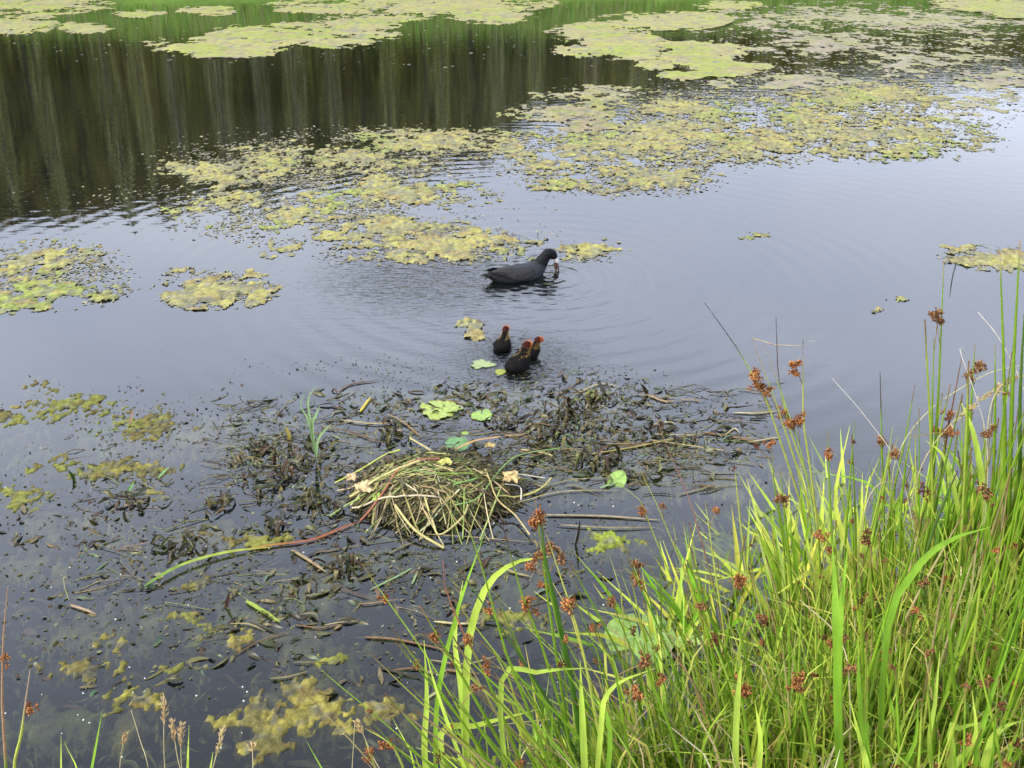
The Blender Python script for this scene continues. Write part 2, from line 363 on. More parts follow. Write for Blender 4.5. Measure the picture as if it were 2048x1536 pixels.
# ------------------------------------------------------------------ floating algae mats
# (ellipses in view: cx, cy, rx, ry), style, label
MATS = [
 ([(38,3,60,9),(16,25,40,9)], 'far', 'pale yellow algae mat in the top left corner of the pond'),
 ([(82,28,27,5)], 'far', 'small pale algae patch just right of the corner mat'),
 ([(140,14,22,3.5)], 'far', 'thin narrow algae strip between the corner mat and the big mat'),
 ([(205,11,25,4.5)], 'far', 'narrow algae strip above the left end of the big mat'),
 ([(420,5,112,13),(480,15,42,8),(315,11,20,4)], 'far', 'long pale algae mat crossing the top centre of the pond'),
 ([(225,46,62,10),(300,36,78,11),(350,25,40,6)], 'far', 'large solid yellow-green algae mat lying alone on the dark reflection'),
 ([(672,21,66,8)], 'far', 'long flat algae mat at the far end of the right-hand raft field'),
 ([(727,6,30,5)], 'far', 'short algae strip behind the long flat mat'),
 ([(598,34,42,9),(618,48,50,10),(646,54,20,6)], 'far', 'pointed algae mat jutting left into the dark tree reflection'),
 ([(656,65,17,4.5)], 'far', 'small tapering algae islet below the pointed mat'),
 ([(700,54,52,11),(733,70,34,9),(686,76,22,4)], 'far', 'lumpy beige algae mat at the middle of the right-hand rafts'),
 ([(985,5,50,9),(1012,14,30,6)], 'far', 'smooth pale green algae mat in the top right corner'),
 ([(880,22,165,18),(940,58,110,22),(830,40,80,22),(800,82,90,12)], 'flakes', 'broken field of small pale algae flakes at the top right'),
 ([(590,95,48,9),(562,113,52,9),(600,128,55,9)], 'flakesmall', 'algae raft at the left tip of the central field, by the dark reflection'),
 ([(680,108,70,14),(640,135,80,16),(720,145,70,16)], 'mid', 'wide lumpy algae raft in the centre of the upper field'),
 ([(572,148,66,12),(545,165,28,7)], 'mid', 'yellow lumpy raft above the sky reflection, left part of the upper field'),
 ([(865,96,95,17),(820,118,60,16),(880,130,70,14)], 'mid', 'broad scattered yellow raft in the right of the upper field'),
 ([(845,150,100,10),(780,143,50,10)], 'mid', 'curving lower edge raft of the upper right field'),
 ([(985,85,60,18),(965,108,40,10)], 'flakes', 'sparse grey flakes near the right edge of the upper field'),
 ([(980,137,17,5)], 'mid', 'tiny outlying raft off the right end of the upper field'),
 ([(640,174,56,10),(580,186,40,7)], 'mid', 'green and orange raft hanging below the upper field'),
 ([(755,236,22,3.2)], 'mid', 'thin lone algae sliver on open water right of the coot'),
 ([(205,174,42,11),(262,166,56,13)], 'mid', 'left end raft of the middle band with yellow bubbles'),
 ([(345,158,66,15),(425,143,66,13)], 'mid', 'long pale raft of the middle band along the tree reflection'),
 ([(232,208,46,14),(282,214,50,13),(330,196,46,9)], 'mid', 'bright green-centred raft in the middle band'),
 ([(395,189,56,9),(440,198,44,9)], 'mid', 'green raft with a brown dead leaf at its left end'),
 ([(390,226,56,11),(335,236,40,8)], 'mid', 'olive raft below the bright green raft'),
 ([(290,249,28,8)], 'mid', 'small beige raft at the lower left of the middle band'),
 ([(430,248,92,12),(480,240,40,8)], 'mid', 'wide beige raft behind the coot tail'),
 ([(590,252,26,9),(570,246,20,5)], 'mid', 'small raft behind the head of the coot'),
 ([(38,262,62,16),(50,288,56,13),(18,302,34,10)], 'mid', 'large green and yellow raft at the left edge of the pond'),
 ([(205,288,50,15),(178,272,26,5)], 'mid', 'oval green raft on open water right of the left-edge raft'),
 ([(105,298,18,3.6)], 'mid', 'thin flat sliver just below the left-edge raft'),
 ([(965,250,18,5),(1002,262,44,8)], 'mid', 'raft of pale weed behind the tall rushes at the right edge'),
 ([(900,300,9.5,3.4)], 'mid', 'lone oval speck of algae on open water left of the tall rushes'),
 ([(879,311,5.5,2.2)], 'mid', 'smallest lone speck of algae on the open right water'),
 ([(470,325,10,4),(472,338,9,5)], 'mid', 'tiny yellow patch left of the chicks'),
 ([(42,386,17,8)], 'near', 'olive algae clump lying highest of the near left group'),
 ([(52,408,40,9),(15,418,20,6)], 'near', 'long dull algae clump at the left below the highest one'),
 ([(138,423,36,12),(100,412,30,7)], 'near', 'largest olive algae clump of the near left water'),
 ([(100,468,38,9),(62,469,26,8)], 'near', 'flat olive clump with a dark leaf shadow at its edge'),
 ([(150,470,20,8)], 'near', 'square olive clump right of the flat one'),
 ([(150,494,20,7)], 'near', 'dim half-sunken clump below the square olive clump'),
 ([(20,497,30,9)], 'near', 'dim half-sunken clump touching the left edge of the photo'),
 ([(235,538,22,9),(262,542,24,8)], 'near', 'brown-green clump under the red stem'),
 ([(204,585,18,10)], 'near', 'bright clump just below the end of the long green blade'),
 ([(138,566,16,7)], 'near', 'small yellow clump left of the long green blade'),
 ([(112,645,16,13)], 'near', 'dim tall algae clump in the lower left water'),
 ([(88,668,34,9)], 'near', 'faint wide algae clump in the lower left water'),
 ([(184,664,24,10),(192,640,14,5)], 'near', 'yellow-brown clump above the seed heads'),
 ([(188,622,20,9)], 'near', 'clump with reddish left end in the lower left water'),
 ([(333,662,22,9)], 'near', 'bright lime algae clump left of the rush stems'),
 ([(135,697,30,12)], 'near', 'dense olive clump standing above the bottom-left seed heads'),
 ([(300,694,32,12)], 'near', 'wide rough clump at the bottom centre left'),
 ([(345,716,50,16),(300,730,34,10)], 'near', 'broad ragged clump at the bottom touching the first grass'),
 ([(222,722,30,9),(262,712,18,7)], 'near', 'thin ragged clump at the bottom left centre'),
 ([(280,748,26,11)], 'near', 'lowest algae clump between the seed heads and the rushes'),
 ([(606,540,28,11)], 'near', 'bright mottled clump floating behind the leaning rushes'),
 ([(480,430,0.1,.1)], 'none', ''),
 ([(520,620,40,10)], 'near', 'dim clump seen between the rush stems'),
 ([(330,455,44,12),(312,440,20,8)], 'sunk', 'sunken pale weed patch left of the nest'),
 ([(520,560,60,14)], 'sunk', 'sunken weed patch right below the nest'),
 ([(60,560,60,14),(90,520,50,10)], 'sunk', 'sunken weed patch at the far left'),
 ([(300,590,80,22),(380,560,60,16)], 'sunk', 'large sunken weed bed below the nest'),
 ([(340,640,120,16)], 'sunk', 'sunken weed bed in front of the large one'),
 ([(225,640,30,9)], 'near', 'speckled clump between the two lower left clumps'),
 ([(640,470,110,22)], 'sunk', 'sunken weed bed right of the nest'),
 ([(180,440,170,24)], 'sunk', 'sunken weed bed under the largest olive clump'),
 ([(180,620,130,30)], 'sunk', 'sunken weed bed in the lower left water'),
 ([(330,700,120,34)], 'sunk', 'sunken weed bed at the bottom by the first rushes'),
 ([(480,395,120,14)], 'sunk', 'sunken weed bed between the chicks and the nest'),
 ([(60,720,110,24)], 'sunk', 'sunken weed bed in the bottom left corner'),
 ([(400,500,40,8),(480,590,60,24)], 'sunk', 'sunken weed bed in front of the nest behind the rushes'),
 ([(170,540,90,18)], 'sunk', 'sunken weed bed by the end of the long green blade'),
]
MATS = [m for m in MATS if m[1] != 'none']
def env(ells, px, py):
    s = np.full(px.shape, -9.)
    for cx, cy, rx, ry in ells:
        s = np.maximum(s, 1-np.hypot((px-cx)/rx, (py-cy)/ry))
    return s
ST = {  # amplitude, coarse noise amount/scale, fine amount/scale, bias, lumps amount/scale, cell x/y, margin
 'far':        dict(A=.024, n1=2.0, s1=1.9, n2=1.9, s2=9, b=.2, la=.35, ls=9, cx=.022, cy=.045, mg=1.25),
 'flakes':     dict(A=.014, n1=2.2, s1=1.7, n2=2.6, s2=8, b=-.30, la=.35, ls=12, cx=.018, cy=.034, mg=1.15),
 'flakesmall': dict(A=.016, n1=2.2, s1=2.2, n2=2.2, s2=10, b=-.02, la=.35, ls=14, cx=.013, cy=.022, mg=1.25),
 'mid':        dict(A=.009, n1=2.6, s1=3.6, n2=2.9, s2=20, b=-.04, la=.9, ls=22, cx=.0075, cy=.012, mg=1.5),
 'near':       dict(A=.007, n1=2.4, s1=9, n2=3.0, s2=32, b=-.12, la=.55, ls=60, cx=.0042, cy=.0055, mg=1.9),
 'sunk':       dict(A=.016, n1=2.4, s1=6, n2=2.6, s2=24, b=-.22, la=.4, ls=50, cx=.0055, cy=.007, mg=1.3),
}
PAL = {
 'far': [(.44, .44, .27), (.47, .49, .20), (.40, .47, .16), (.43, .37, .27)],
 'flakes': [(.44, .42, .31), (.42, .42, .22), (.42, .38, .30), (.34, .37, .17)],
 'flakesmall': [(.42, .40, .28), (.42, .42, .18), (.40, .35, .26), (.34, .38, .15)],
 'mid': [(.37, .38, .25), (.50, .50, .21), (.38, .47, .16), (.44, .36, .19)],
 'near': [(.15, .15, .075), (.27, .26, .085), (.20, .23, .075), (.15, .125, .065)],
 'sunk': [(.17, .17, .085), (.27, .25, .10), (.15, .18, .09), (.16, .13, .08)],
}
ALB = dict(far=np.array([.62, .60, .46]), flakes=np.array([.62, .60, .55]), flakesmall=np.array([.6, .58, .5]), mid=np.array([.60, .57, .45]), near=np.array([.8, .74, .55]), sunk=1.0)
SPK = dict(far=.25, flakes=.3, flakesmall=.4, mid=.55, near=.5, sunk=.3)
for mi, (ells, st, label) in enumerate(MATS):
    s = ST[st]; E = np.array(ells); mg = s['mg']
    cor = np.array([(c[0]+a*c[2]*mg, c[1]+b*c[3]*mg) for c in E for a in (-1, 1) for b in (-1, 1)])
    cor[:, 1] = np.maximum(cor[:, 1], -45)
    W = P(cor[:, 0], cor[:, 1]); x0, x1, y0, y1 = W[:, 0].min(), W[:, 0].max(), W[:, 1].min(), W[:, 1].max()
    near = y1 < 5
    cx_, cy_ = s['cx'], s['cy']
    if y1 > 9 and st == 'far': cy_ *= 1.0
    xs = np.arange(x0, x1, cx_); ys = np.arange(y0, y1, cy_)
    X, Y = np.meshgrid(xs, ys, indexing='ij')
    px, py = proj(X, Y)
    e = env(ells, px, py)
    # the raft that lies more squarely over a spot owns it
    own = np.ones(e.shape, bool)
    if st != 'sunk':
        for mj, (e2, s2, _) in enumerate(MATS):
            if mj == mi or s2 == 'sunk': continue
            E2 = np.array(e2)
            if (E2[:, 0]+E2[:, 2]*1.6).min() > px.max()+60 and False: continue
            if abs(E2[:, 1].mean()-E[:, 1].mean()) > 70: continue
            o2 = env(e2, px, py); own &= (o2 < e+(.3 if st == 'near' else .07)) | (o2 < -mg)
    mseed = 11
    n1 = fbm(X*s['s1'], Y*s['s1']*.8, mseed, 3)-.5; n2 = fbm(X*s['s2'], Y*s['s2']*.8, mseed+20, 3)-.5
    lump = blobs(X*s['ls'], Y*s['ls']*.85, 31); lump2 = blobs(X*s['ls']*2.3+3, Y*s['ls']*2.1, 41)
    f = e*1.0+s['n1']*n1+s['n2']*n2+s['b']+dict(mid=1.9, flakes=1.6, flakesmall=1.9, far=.7, near=2.2, sunk=1.8)[st]*(fbm(X*s['s2']*2.6, Y*s['s2']*2.1, 131, 2)-.5)
    f = np.where(e < -(mg-1)*1.0, f-3*(-(mg-1)-e), f)
    big = (fbm(X*s['s1']*1.3+9, Y*s['s1']+3, 61, 2) > .56)
    z = s['A']*(np.tanh(f*1.6)*.45+.45*np.clip(f, 0, 1)*(s['la']*lump*(1+1.2*big)+.5*s['la']*lump2))
    if st == 'near': z = np.where(f < .2, (f-.2)*.02-.0008, z*np.clip((f-.2)*2.5, .15, 1)+.0022*(vn(X*160, Y*140, 141)-.4))
    if st == 'sunk': z = -.003-.045*np.clip(.45-f, 0, 1)
    keep = (f > dict(near=-.9, sunk=-.5).get(st, -.12)) & own
    kc = keep[:-1, :-1] & keep[1:, :-1] & keep[1:, 1:] & keep[:-1, 1:]
    if kc.sum() < 3: print('EMPTY MAT', label); continue
    k = len(ys); idx = np.arange(len(xs)*k).reshape(len(xs), k)
    q = np.stack([idx[:-1, :-1], idx[1:, :-1], idx[1:, 1:], idx[:-1, 1:]], -1)[kc]
    used = np.unique(q); rem = np.full(len(xs)*k, -1); rem[used] = np.arange(len(used))
    # colours of the weed itself: four hues in patches, browner where thin
    pal = np.array(PAL[st]); u = fbm(X*s['s1']*2.2+40, Y*s['s1']*2.2, 71, 3); w = fbm(X*s['s2']*.8+4, Y*s['s2']*.8+8, 81, 2)
    a = np.clip((u-.38)*4, 0, 1)[..., None]; b = np.clip((w-.55)*6, 0, 1)[..., None]; g = np.clip((fbm(X*1.9+70, Y*1.9, 91, 2)-.56)*7, 0, 1)[..., None]
    c = pal[0]*(1-a)+pal[1]*a; c = c*(1-g)+pal[2]*g; c = c*(1-b*.8)+pal[3]*b*.8
    if st == 'mid':
        thin = np.clip(1-f*1.5, 0, 1)[..., None]; c = c*(1-thin*.8)+np.array([.26, .27, .22])*thin*.8
    if st == 'near':
        thin = np.clip(1-f*2.2, 0, 1)[..., None]; c = c*(1-thin*.8)+np.array([.095, .10, .055])*thin*.8
        if 'lime' in label or 'mottled' in label: c = c*np.array([1.25, 1.45, .9])
    ctr = np.array([(x0+x1)/2, (y0+y1)/2, 0])
    mb = MB(); jx = rs.uniform(-.3, .3, X.shape)*cx_; jy = rs.uniform(-.3, .3, X.shape)*cy_
    sp1 = vn(X*s['s2']*3.1, Y*s['s2']*2.6, 101)*.6+vn(X*s['s2']*6.5, Y*s['s2']*5, 102)*.4
    c = c*ALB[st]*(1+SPK[st]*(sp1-.5)*2)[..., None]; gy_ = np.clip((vn(X*s['s2']*1.7+9, Y*s['s2']*1.5, 103)-.62)*5, 0, 1)[..., None]*.7
    c = c*(1-gy_)+c.mean(-1, keepdims=True)*np.array([.80, .80, .72])*gy_
    V = np.stack([X+jx, Y+jy, z+.0006*(mi % 3)], -1).reshape(-1, 3)[used]-ctr
    mb.add(V, rem[q], c=c.reshape(-1, 3)[used])
    tag(mb.obj('algae_mat', 'algae', loc=ctr), label, 'algae', 'algae mats floating on the pond')

# ------------------------------------------------------------------ little floating leaves and weed scraps (uncountable)
def flecks(name, zones, cols, label, dark=.0):
    mb = MB(); vv = []; cc = []; ff = []; n0 = 0; k = 7
    for (cx, cy, rx, ry, n, s0, s1, zt) in zones:
        a = rs.uniform(0, 6.283, n); r = np.sqrt(rs.rand(n))*rs.uniform(.7, 1.15, n)
        px, py = cx+rx*r*np.cos(a), cy+ry*r*np.sin(a); p = P(px, py)
        cl = fbm(p[:, 0]*5, p[:, 1]*4, 19, 3) > rs.uniform(.36, .56, n); p = p[cl]
        ok = shore_t(p[:, 0], p[:, 1]) < 0; p = p[ok]; n = len(p)
        if not n: continue
        s = rs.uniform(s0, s1, n)*rs.uniform(.6, 1, n); el = rs.uniform(.35, 1, n); th = rs.uniform(0, 6.283, n)
        tx, ty = rs.normal(0, zt, n), rs.normal(0, zt, n); cup = rs.uniform(-.2, .5, n)
        ang = np.linspace(0, 6.283, k-1, endpoint=False)[None]
        lx = s[:, None]*np.cos(ang); ly = s[:, None]*el[:, None]*np.sin(ang)
        gx = lx*np.cos(th)[:, None]-ly*np.sin(th)[:, None]; gy = lx*np.sin(th)[:, None]+ly*np.cos(th)[:, None]
        gz = gx*tx[:, None]+gy*ty[:, None]+cup[:, None]*s[:, None]*.3
        rim = np.stack([p[:, 0:1]+gx, p[:, 1:2]+gy, .0015+gz], -1); c0 = np.stack([p[:, 0], p[:, 1], np.full(n, .0015)], -1)[:, None]
        v = np.concatenate([c0, rim], 1); vv.append(v.reshape(-1, 3))
        col = np.array(cols)[rs.randint(0, len(cols), n)]*rs.uniform(.6, 1.3, (n, 1)); cc.append(np.repeat(col, k, 0))
        b = (n0+np.arange(n)*k)[:, None]; j = np.arange(k-1)[None]
        ff.append(np.stack([b+0*j, b+1+j, b+1+(j+1) % (k-1)], -1).reshape(-1, 3)); n0 += n*k
    mb.add(np.concatenate(vv), t=np.concatenate(ff), c=np.concatenate(cc))
    return tag(mb.obj(name, 'pondweed'), label, kind='stuff')
mc = [(.13, .12, .06), (.22, .20, .10), (.09, .08, .045), (.27, .25, .12), (.19, .16, .11)]
flecks('floating_leaflets', [
 (420,40,600,30,700,.012,.03,.1),
 (330,160,170,32,5200,.008,.018,.12),(300,210,150,34,3600,.007,.015,.12),(420,240,130,26,3000,.006,.014,.12),(120,200,110,16,200,.006,.014,.1),
 (470,215,60,22,150,.006,.012,.1),(520,200,60,20,120,.006,.012,.1),
 (620,160,120,36,3600,.009,.02,.12),(800,120,200,44,6000,.009,.022,.12),(640,185,75,14,500,.006,.014,.12),(960,110,90,30,600,.01,.02,.12),
 (860,60,220,60,4200,.014,.034,.1),(590,254,36,9,190,.006,.012,.12),(50,275,80,34,1800,.006,.013,.12),(210,290,56,19,800,.006,.012,.12),(985,258,50,12,200,.006,.012,.12)],
 mc, 'small olive pondweed leaves scattered between the algae mats')
nc = [(.045, .045, .02), (.07, .07, .028), (.10, .095, .04), (.05, .035, .02), (.13, .13, .06)]
flecks('near_leaflets', [
 (350,500,380,150,1800,.002,.006,.3),
 (420,420,330,60,1700,.003,.008,.3),(150,430,170,50,420,.003,.009,.3),(620,430,160,45,1100,.003,.008,.3),(300,500,280,70,900,.003,.008,.3),
 (250,600,330,90,1000,.003,.008,.3),(560,380,110,14,260,.003,.007,.3),(500,570,120,50,350,.003,.007,.3),(380,372,120,16,150,.003,.006,.2)],
 nc, 'tiny dark leaf scraps floating round the nest')
# foam specks
mb = MB()
for k in range(90):
    p = P(rs.uniform(0, 640), rs.uniform(470, 760)); s = rs.uniform(.0012, .0028)
    tube(mb, [p+[0, 0, -.001], p+[0, 0, s]], [s, s*.5], (1, 1, 1), 5); 
tag(mb.obj('foam_specks', 'white'), 'scattered tiny white specks on the near water', kind='stuff')

# ------------------------------------------------------------------ curled pondweed
def curl(mb, p, L_, w, c, rise=.01, dirn=None, n=7):
    a = rs.uniform(0, 6.283) if dirn is None else dirn
    t = np.linspace(0, 1, n); bend = rs.normal(0, 1.1)
    ang = a+bend*t; dx = np.cumsum(np.cos(ang))*L_/n; dy = np.cumsum(np.sin(ang))*L_/n
    z = rise*np.sin(t*math.pi*rs.uniform(.6, 1.5)+rs.uniform(-.4, .6))+.001
    pts = np.stack([p[0]+dx, p[1]+dy, p[2]+z], 1)
    strip(mb, pts, w*np.sin(np.clip(t*.92+.06, 0, 1)*math.pi)**.7, c, fold=rs.uniform(-.4, .5), twist=rs.uniform(-1.8, 1.8))
WC = [(.035, .04, .014), (.06, .058, .018), (.045, .03, .015), (.09, .085, .025), (.03, .026, .014), (.11, .09, .04), (.13, .12, .05), (.08, .11, .06)]
zones = [(620,425,135,38,420,.008),(560,400,130,28,230,.006),(585,452,110,26,420,.012),(710,450,70,24,110,.005),(290,475,60,34,360,.010),(330,420,110,28,200,.006),
         (130,520,140,46,190,.004),(250,560,170,40,260,.006),(330,590,140,40,180,.005),(350,640,150,50,140,.004),(110,640,120,60,70,.003),(520,590,80,50,200,.004),(460,400,90,16,220,.006)]
mb = MB(); sub = MB()
for cx, cy, rx, ry, n, rise in zones:
    for k in range(n):
        a = rs.uniform(0, 6.283); r = math.sqrt(rs.rand()); p = P(cx+rx*r*math.cos(a), cy+ry*r*math.sin(a))
        if shore_t(p[0], p[1]) > -.02: continue
        if fbm(p[0:1]*6, p[1:2]*6, 23, 3)[0] < rs.uniform(.3, .55): continue
        c = jit(WC[rs.randint(len(WC))], .3)
        k_ = rs.choice([.5, .8, 1.3]); curl(mb, p, rs.uniform(.02, .06)*k_, rs.uniform(.004, .012)*k_, c, rise*rs.uniform(-.4, 1.4))
for k in range(900):      # thin bits of stem
    cx, cy, rx, ry = [(620,425,140,38), (300,520,240,90), (330,440,130,40), (580,460,130,28)][rs.randint(4)]
    p = P(cx+rx*rs.uniform(-1, 1), cy+ry*rs.uniform(-1, 1)); a = rs.normal(.2, .6); l = rs.uniform(.02, .13)
    if shore_t(p[0], p[1]) > -.04: continue
    q = p+[math.cos(a)*l, math.sin(a)*l, 0]
    tube(mb, spline([p+[0, 0, rs.uniform(-.003, .006)], (p+q)/2+[0, rs.normal(0, .006), rs.uniform(-.002, .008)], q], 5), rs.uniform(.0005, .0016), jit([(.10, .08, .04), (.22, .18, .09), (.05, .04, .02), (.16, .17, .06)][rs.randint(4)], .3), 4)
for k in range(1500):   # leaves hanging under the surface
    p = P(rs.uniform(0, 700), rs.uniform(400, 768))
    if shore_t(p[0], p[1]) > -.03: continue
    p[2] = -rs.uniform(.01, .06); c = jit([(.12, .12, .06), (.14, .10, .06), (.09, .115, .06)][rs.randint(3)], .3)
    curl(sub, p, rs.uniform(.03, .12), rs.uniform(.003, .018), c, .006)
tag(mb.obj('pondweed', 'pondweed'), 'tangled dark olive pondweed leaves floating round the nest', kind='stuff')
tag(sub.obj('sunken_weed', 'pondweed'), 'brownish weed leaves hanging just under the near water', kind='stuff')
# thicker clumps that stand out of the water
CL = [((568,415),1.5,'wide clump of dark curled pondweed right behind the nest'),((545,440),1.2,'dark pondweed clump touching the nest at its upper right'),
 ((598,462),1.3,'brown pondweed clump standing right of the nest'),((660,432),.7,'small pondweed clump with a round green leaf'),((590,400),1.0,'pondweed clump below the triangular folded leaf'),
 ((292,470),1.3,'dark pondweed clump just left of the nest'),((262,450),.9,'pondweed clump with shiny olive bubbles left of the nest'),((318,505),1.0,'pondweed clump at the left foot of the nest'),
 ((128,505),.9,'brown pondweed clump holding a green blade in the left water'),((276,530),.8,'curled brown clump below the left foot of the nest'),((182,545),.7,'dark twig-like pondweed clump above the long green blade'),
 ((345,565),.9,'drooping brown pondweed clump under the red stem'),((222,505),.7,'small pondweed clump midway between nest and left clumps'),((396,432),1.1,'dark heap of weed behind the nest top'),
 ((640,480),.6,'low black pondweed tuft by the water right of the nest'),((505,425),.9,'pondweed tuft under the two lily leaves')]
for (px, py), sz, lab in CL:
    b = P(px, py); t = thing('pondweed_clump', b, lab, 'pondweed', 'pondweed clumps round the nest')
    for k in range(int(16*sz)+4):
        mb = MB(); q = np.array([rs.normal(0, .03*sz), rs.normal(0, .025*sz), rs.uniform(-.002, .010)])
        curl(mb, q, rs.uniform(.03, .065), rs.uniform(.007, .015), jit([(.04, .042, .014), (.03, .024, .012), (.07, .06, .016), (.05, .03, .014), (.09, .085, .022)][rs.randint(5)], .3), rs.uniform(.006, .026)*sz)
        mb.obj('leaf', 'pondweed', t)

# ------------------------------------------------------------------ floating stems and blades
GRN, LIME, STR, RED, BRN, DRK = (.16, .30, .06), (.34, .44, .08), (.40, .34, .17), (.36, .13, .07), (.16, .10, .05), (.035, .03, .018)
def floater(pts, w, stops, label, flat=True, cat='stem', group=None, name='drifting_reed'):
    W = [P(a, b, (c[0] if c else .004)) for a, b, *c in pts]; o0 = W[0]
    p = spline(np.array(W)-o0, 14); mb = MB(); c = grad(14, stops); ww = w*np.interp(np.linspace(0, 1, 14), [0, .12, .7, 1], [.5, 1, 1, .25])
    if flat: strip(mb, p, ww, c, fold=.2)
    else: tube(mb, p, ww/2, c, 6)
    return tag(mb.obj(name, 'blade' if flat else 'straw', loc=o0), label, cat, group)
floater([(145,586,.012),(180,566,.012),(225,553,.008),(272,547,.004)], .0125, [(0, GRN), (.5, LIME), (1, (.42, .42, .08))], 'long curved green grass blade lying on the water', cat='grass blade', name='drifting_grass')
floater([(248,549),(275,545),(312,540),(345,527),(360,522)], .010, [(0, (.4, .3, .08)), (.4, RED), (1, RED)], 'reddish stem lying on the water between the green blade and the nest')
floater([(246,601),(280,622)], .011, [(0, LIME), (1, LIME)], 'short straight green blade in the water below the long curved blade', cat='grass blade', name='drifting_grass')
floater([(455,398),(450,409)], .001, [(0, DRK), (1, DRK)], 'thin dark stalk between the lily leaves')
for i, (pts, w, c, lab) in enumerate([
 ([(338,392),(352,384),(380,380)], .005, BRN, 'brown arched stem behind the green blades at the nest'),
 ([(340,420),(375,424),(410,421)], .010, STR, 'flat straw-coloured blade floating left of the lily leaves'),
 ([(320,428),(350,432),(385,444)], .007, BRN, 'brown stem crossing the water left of the nest top'),
 ([(555,398),(572,386),(587,377)], .004, BRN, 'straight thin brown twig slanting above the pondweed'),
 ([(575,394),(600,384),(620,387)], .008, STR, 'bent straw stem beside the folded dark leaf'),
 ([(632,394),(655,396),(682,398)], .007, (.24,.2,.12), 'grey straight stem right of the small black triangle'),
 ([(586,455),(640,446),(700,433)], .006, (.28,.24,.08), 'long olive stem crossing the pondweed bed'),
 ([(600,448),(635,445),(688,438)], .013, (.14,.09,.05), 'wide dark brown dead leaf lying in the pondweed bed'),
 ([(650,440),(690,446),(735,452)], .009, STR, 'straw-coloured blade at the right end of the pondweed bed'),
 ([(700,432),(735,437),(760,444)], .006, BRN, 'brown stem at the far right of the pondweed bed'),
 ([(510,505),(560,492),(620,490)], .005, STR, 'pale straw running right from the nest'),
 ([(515,498),(570,480),(640,478)], .004, (.3,.28,.1), 'long olive straw right of the nest'),
 ([(540,515),(600,516),(660,520)], .006, (.24,.2,.13), 'flat grey straw floating below the long olive straw'),
 ([(560,525),(610,528),(655,527)], .008, (.3,.26,.16), 'broad pale straw under the leaning rushes'),
 ([(425,534),(470,537),(530,542)], .004, STR, 'thin straw floating below the front of the nest'),
 ([(370,590),(400,575),(412,568)], .004, (.25,.36,.16), 'thin green blade floating below the nest'),
 ([(412,584),(420,566)], .006, (.3,.4,.2), 'short pale green leaf below the nest'),
 ([(70,605),(82,609),(96,614)], .007, (.45,.3,.18), 'short peach-coloured twig in the lower left water'),
 ([(292,550),(312,562),(326,572)], .009, (.2,.16,.09), 'wide brown stem slanting under the red stem'),
 ([(330,585),(350,592),(378,600)], .004, BRN, 'brown twig on the water left of the rushes'),
 ([(430,660),(465,664),(500,655)], .004, STR, 'straw lying behind the leaning rush stems'),
 ([(365,637),(400,640),(455,652)], .006, BRN, 'long brown stem in the water behind the rushes'),
 ([(600,488),(625,480)], .010, (.3,.44,.2), 'small pale green blade floating right of the nest'),
 ([(425,700),(440,690)], .006, (.4,.45,.2), 'bright sliver of leaf floating by the lower rushes'),
 ([(235,655),(262,640),(290,632)], .003, BRN, 'thin brown twig in the lower water'),
 ([(120,548),(150,542)], .004, (.35,.2,.12), 'pinkish twig left of the long green blade'),
 ([(420,436),(400,420),(386,414)], .006, (.36,.22,.1), 'orange-brown bent stem on top of the weed behind the nest'),
 ([(360,412),(371,397)], .011, (.5,.4,.06), 'short yellow stub standing left of the lily leaves'),
 ([(960,250),(953,275),(950,296)], .005, DRK, 'dark bent reed stalk by the right-edge raft'),
]): floater(pts, w, [(0, c), (1, jit(c, .2))], lab, flat=(i % 3 != 0))
for k in range(60):
    p = np.array([rs.uniform(520, 760), rs.uniform(390, 505)]) if k < 34 else np.array([rs.uniform(180, 560), rs.uniform(400, 680)])
    a = rs.normal(0, .35); l = rs.uniform(12, 50)
    q = p+[l*math.cos(a), l*.5*math.sin(a)]
    if shore_t(*P(*q)[:2]) > -.03: continue
    c = [STR, BRN, (.25, .22, .1), (.3, .2, .1), DRK][rs.randint(5)]
    floater([tuple(p), tuple((p+q)/2+rs.normal(0, 2, 2)), tuple(q)], rs.uniform(.002, .006), [(0, c), (1, c)], 'thin dull stem floating among the pondweed', group='dull stems adrift among the pondweed', flat=k % 2 == 0)
# sunken brown leaves
for (px, py, s, lab) in [(76,656,.02,''),(57,583,.03,'brown oval leaf sunk at the left edge'),(28,632,.028,'pale brown oval leaf sunk near the left rush stems'),(88,624,.026,'longest sunken brown leaf in the lower left'),(25,610,.02,'small reddish leaf sunk by the left edge'),(95,590,.034,'broad dim sunken leaf left of the long blade')]:
    if not lab: continue
    b = P(px, py, -.012); mb = MB(); a = rs.uniform(-.4, .4); d = np.array([math.cos(a), math.sin(a)*.8, 0])
    p = np.array([d*s*(t*2-1) for t in np.linspace(0, 1, 9)]); strip(mb, p, s*.9*np.sin(np.linspace(.03, .97, 9)*math.pi), jit((.2, .15, .09), .1), fold=.08)
    tag(mb.obj('waterlogged_foliage', 'pondweed', loc=b), lab, 'leaf')

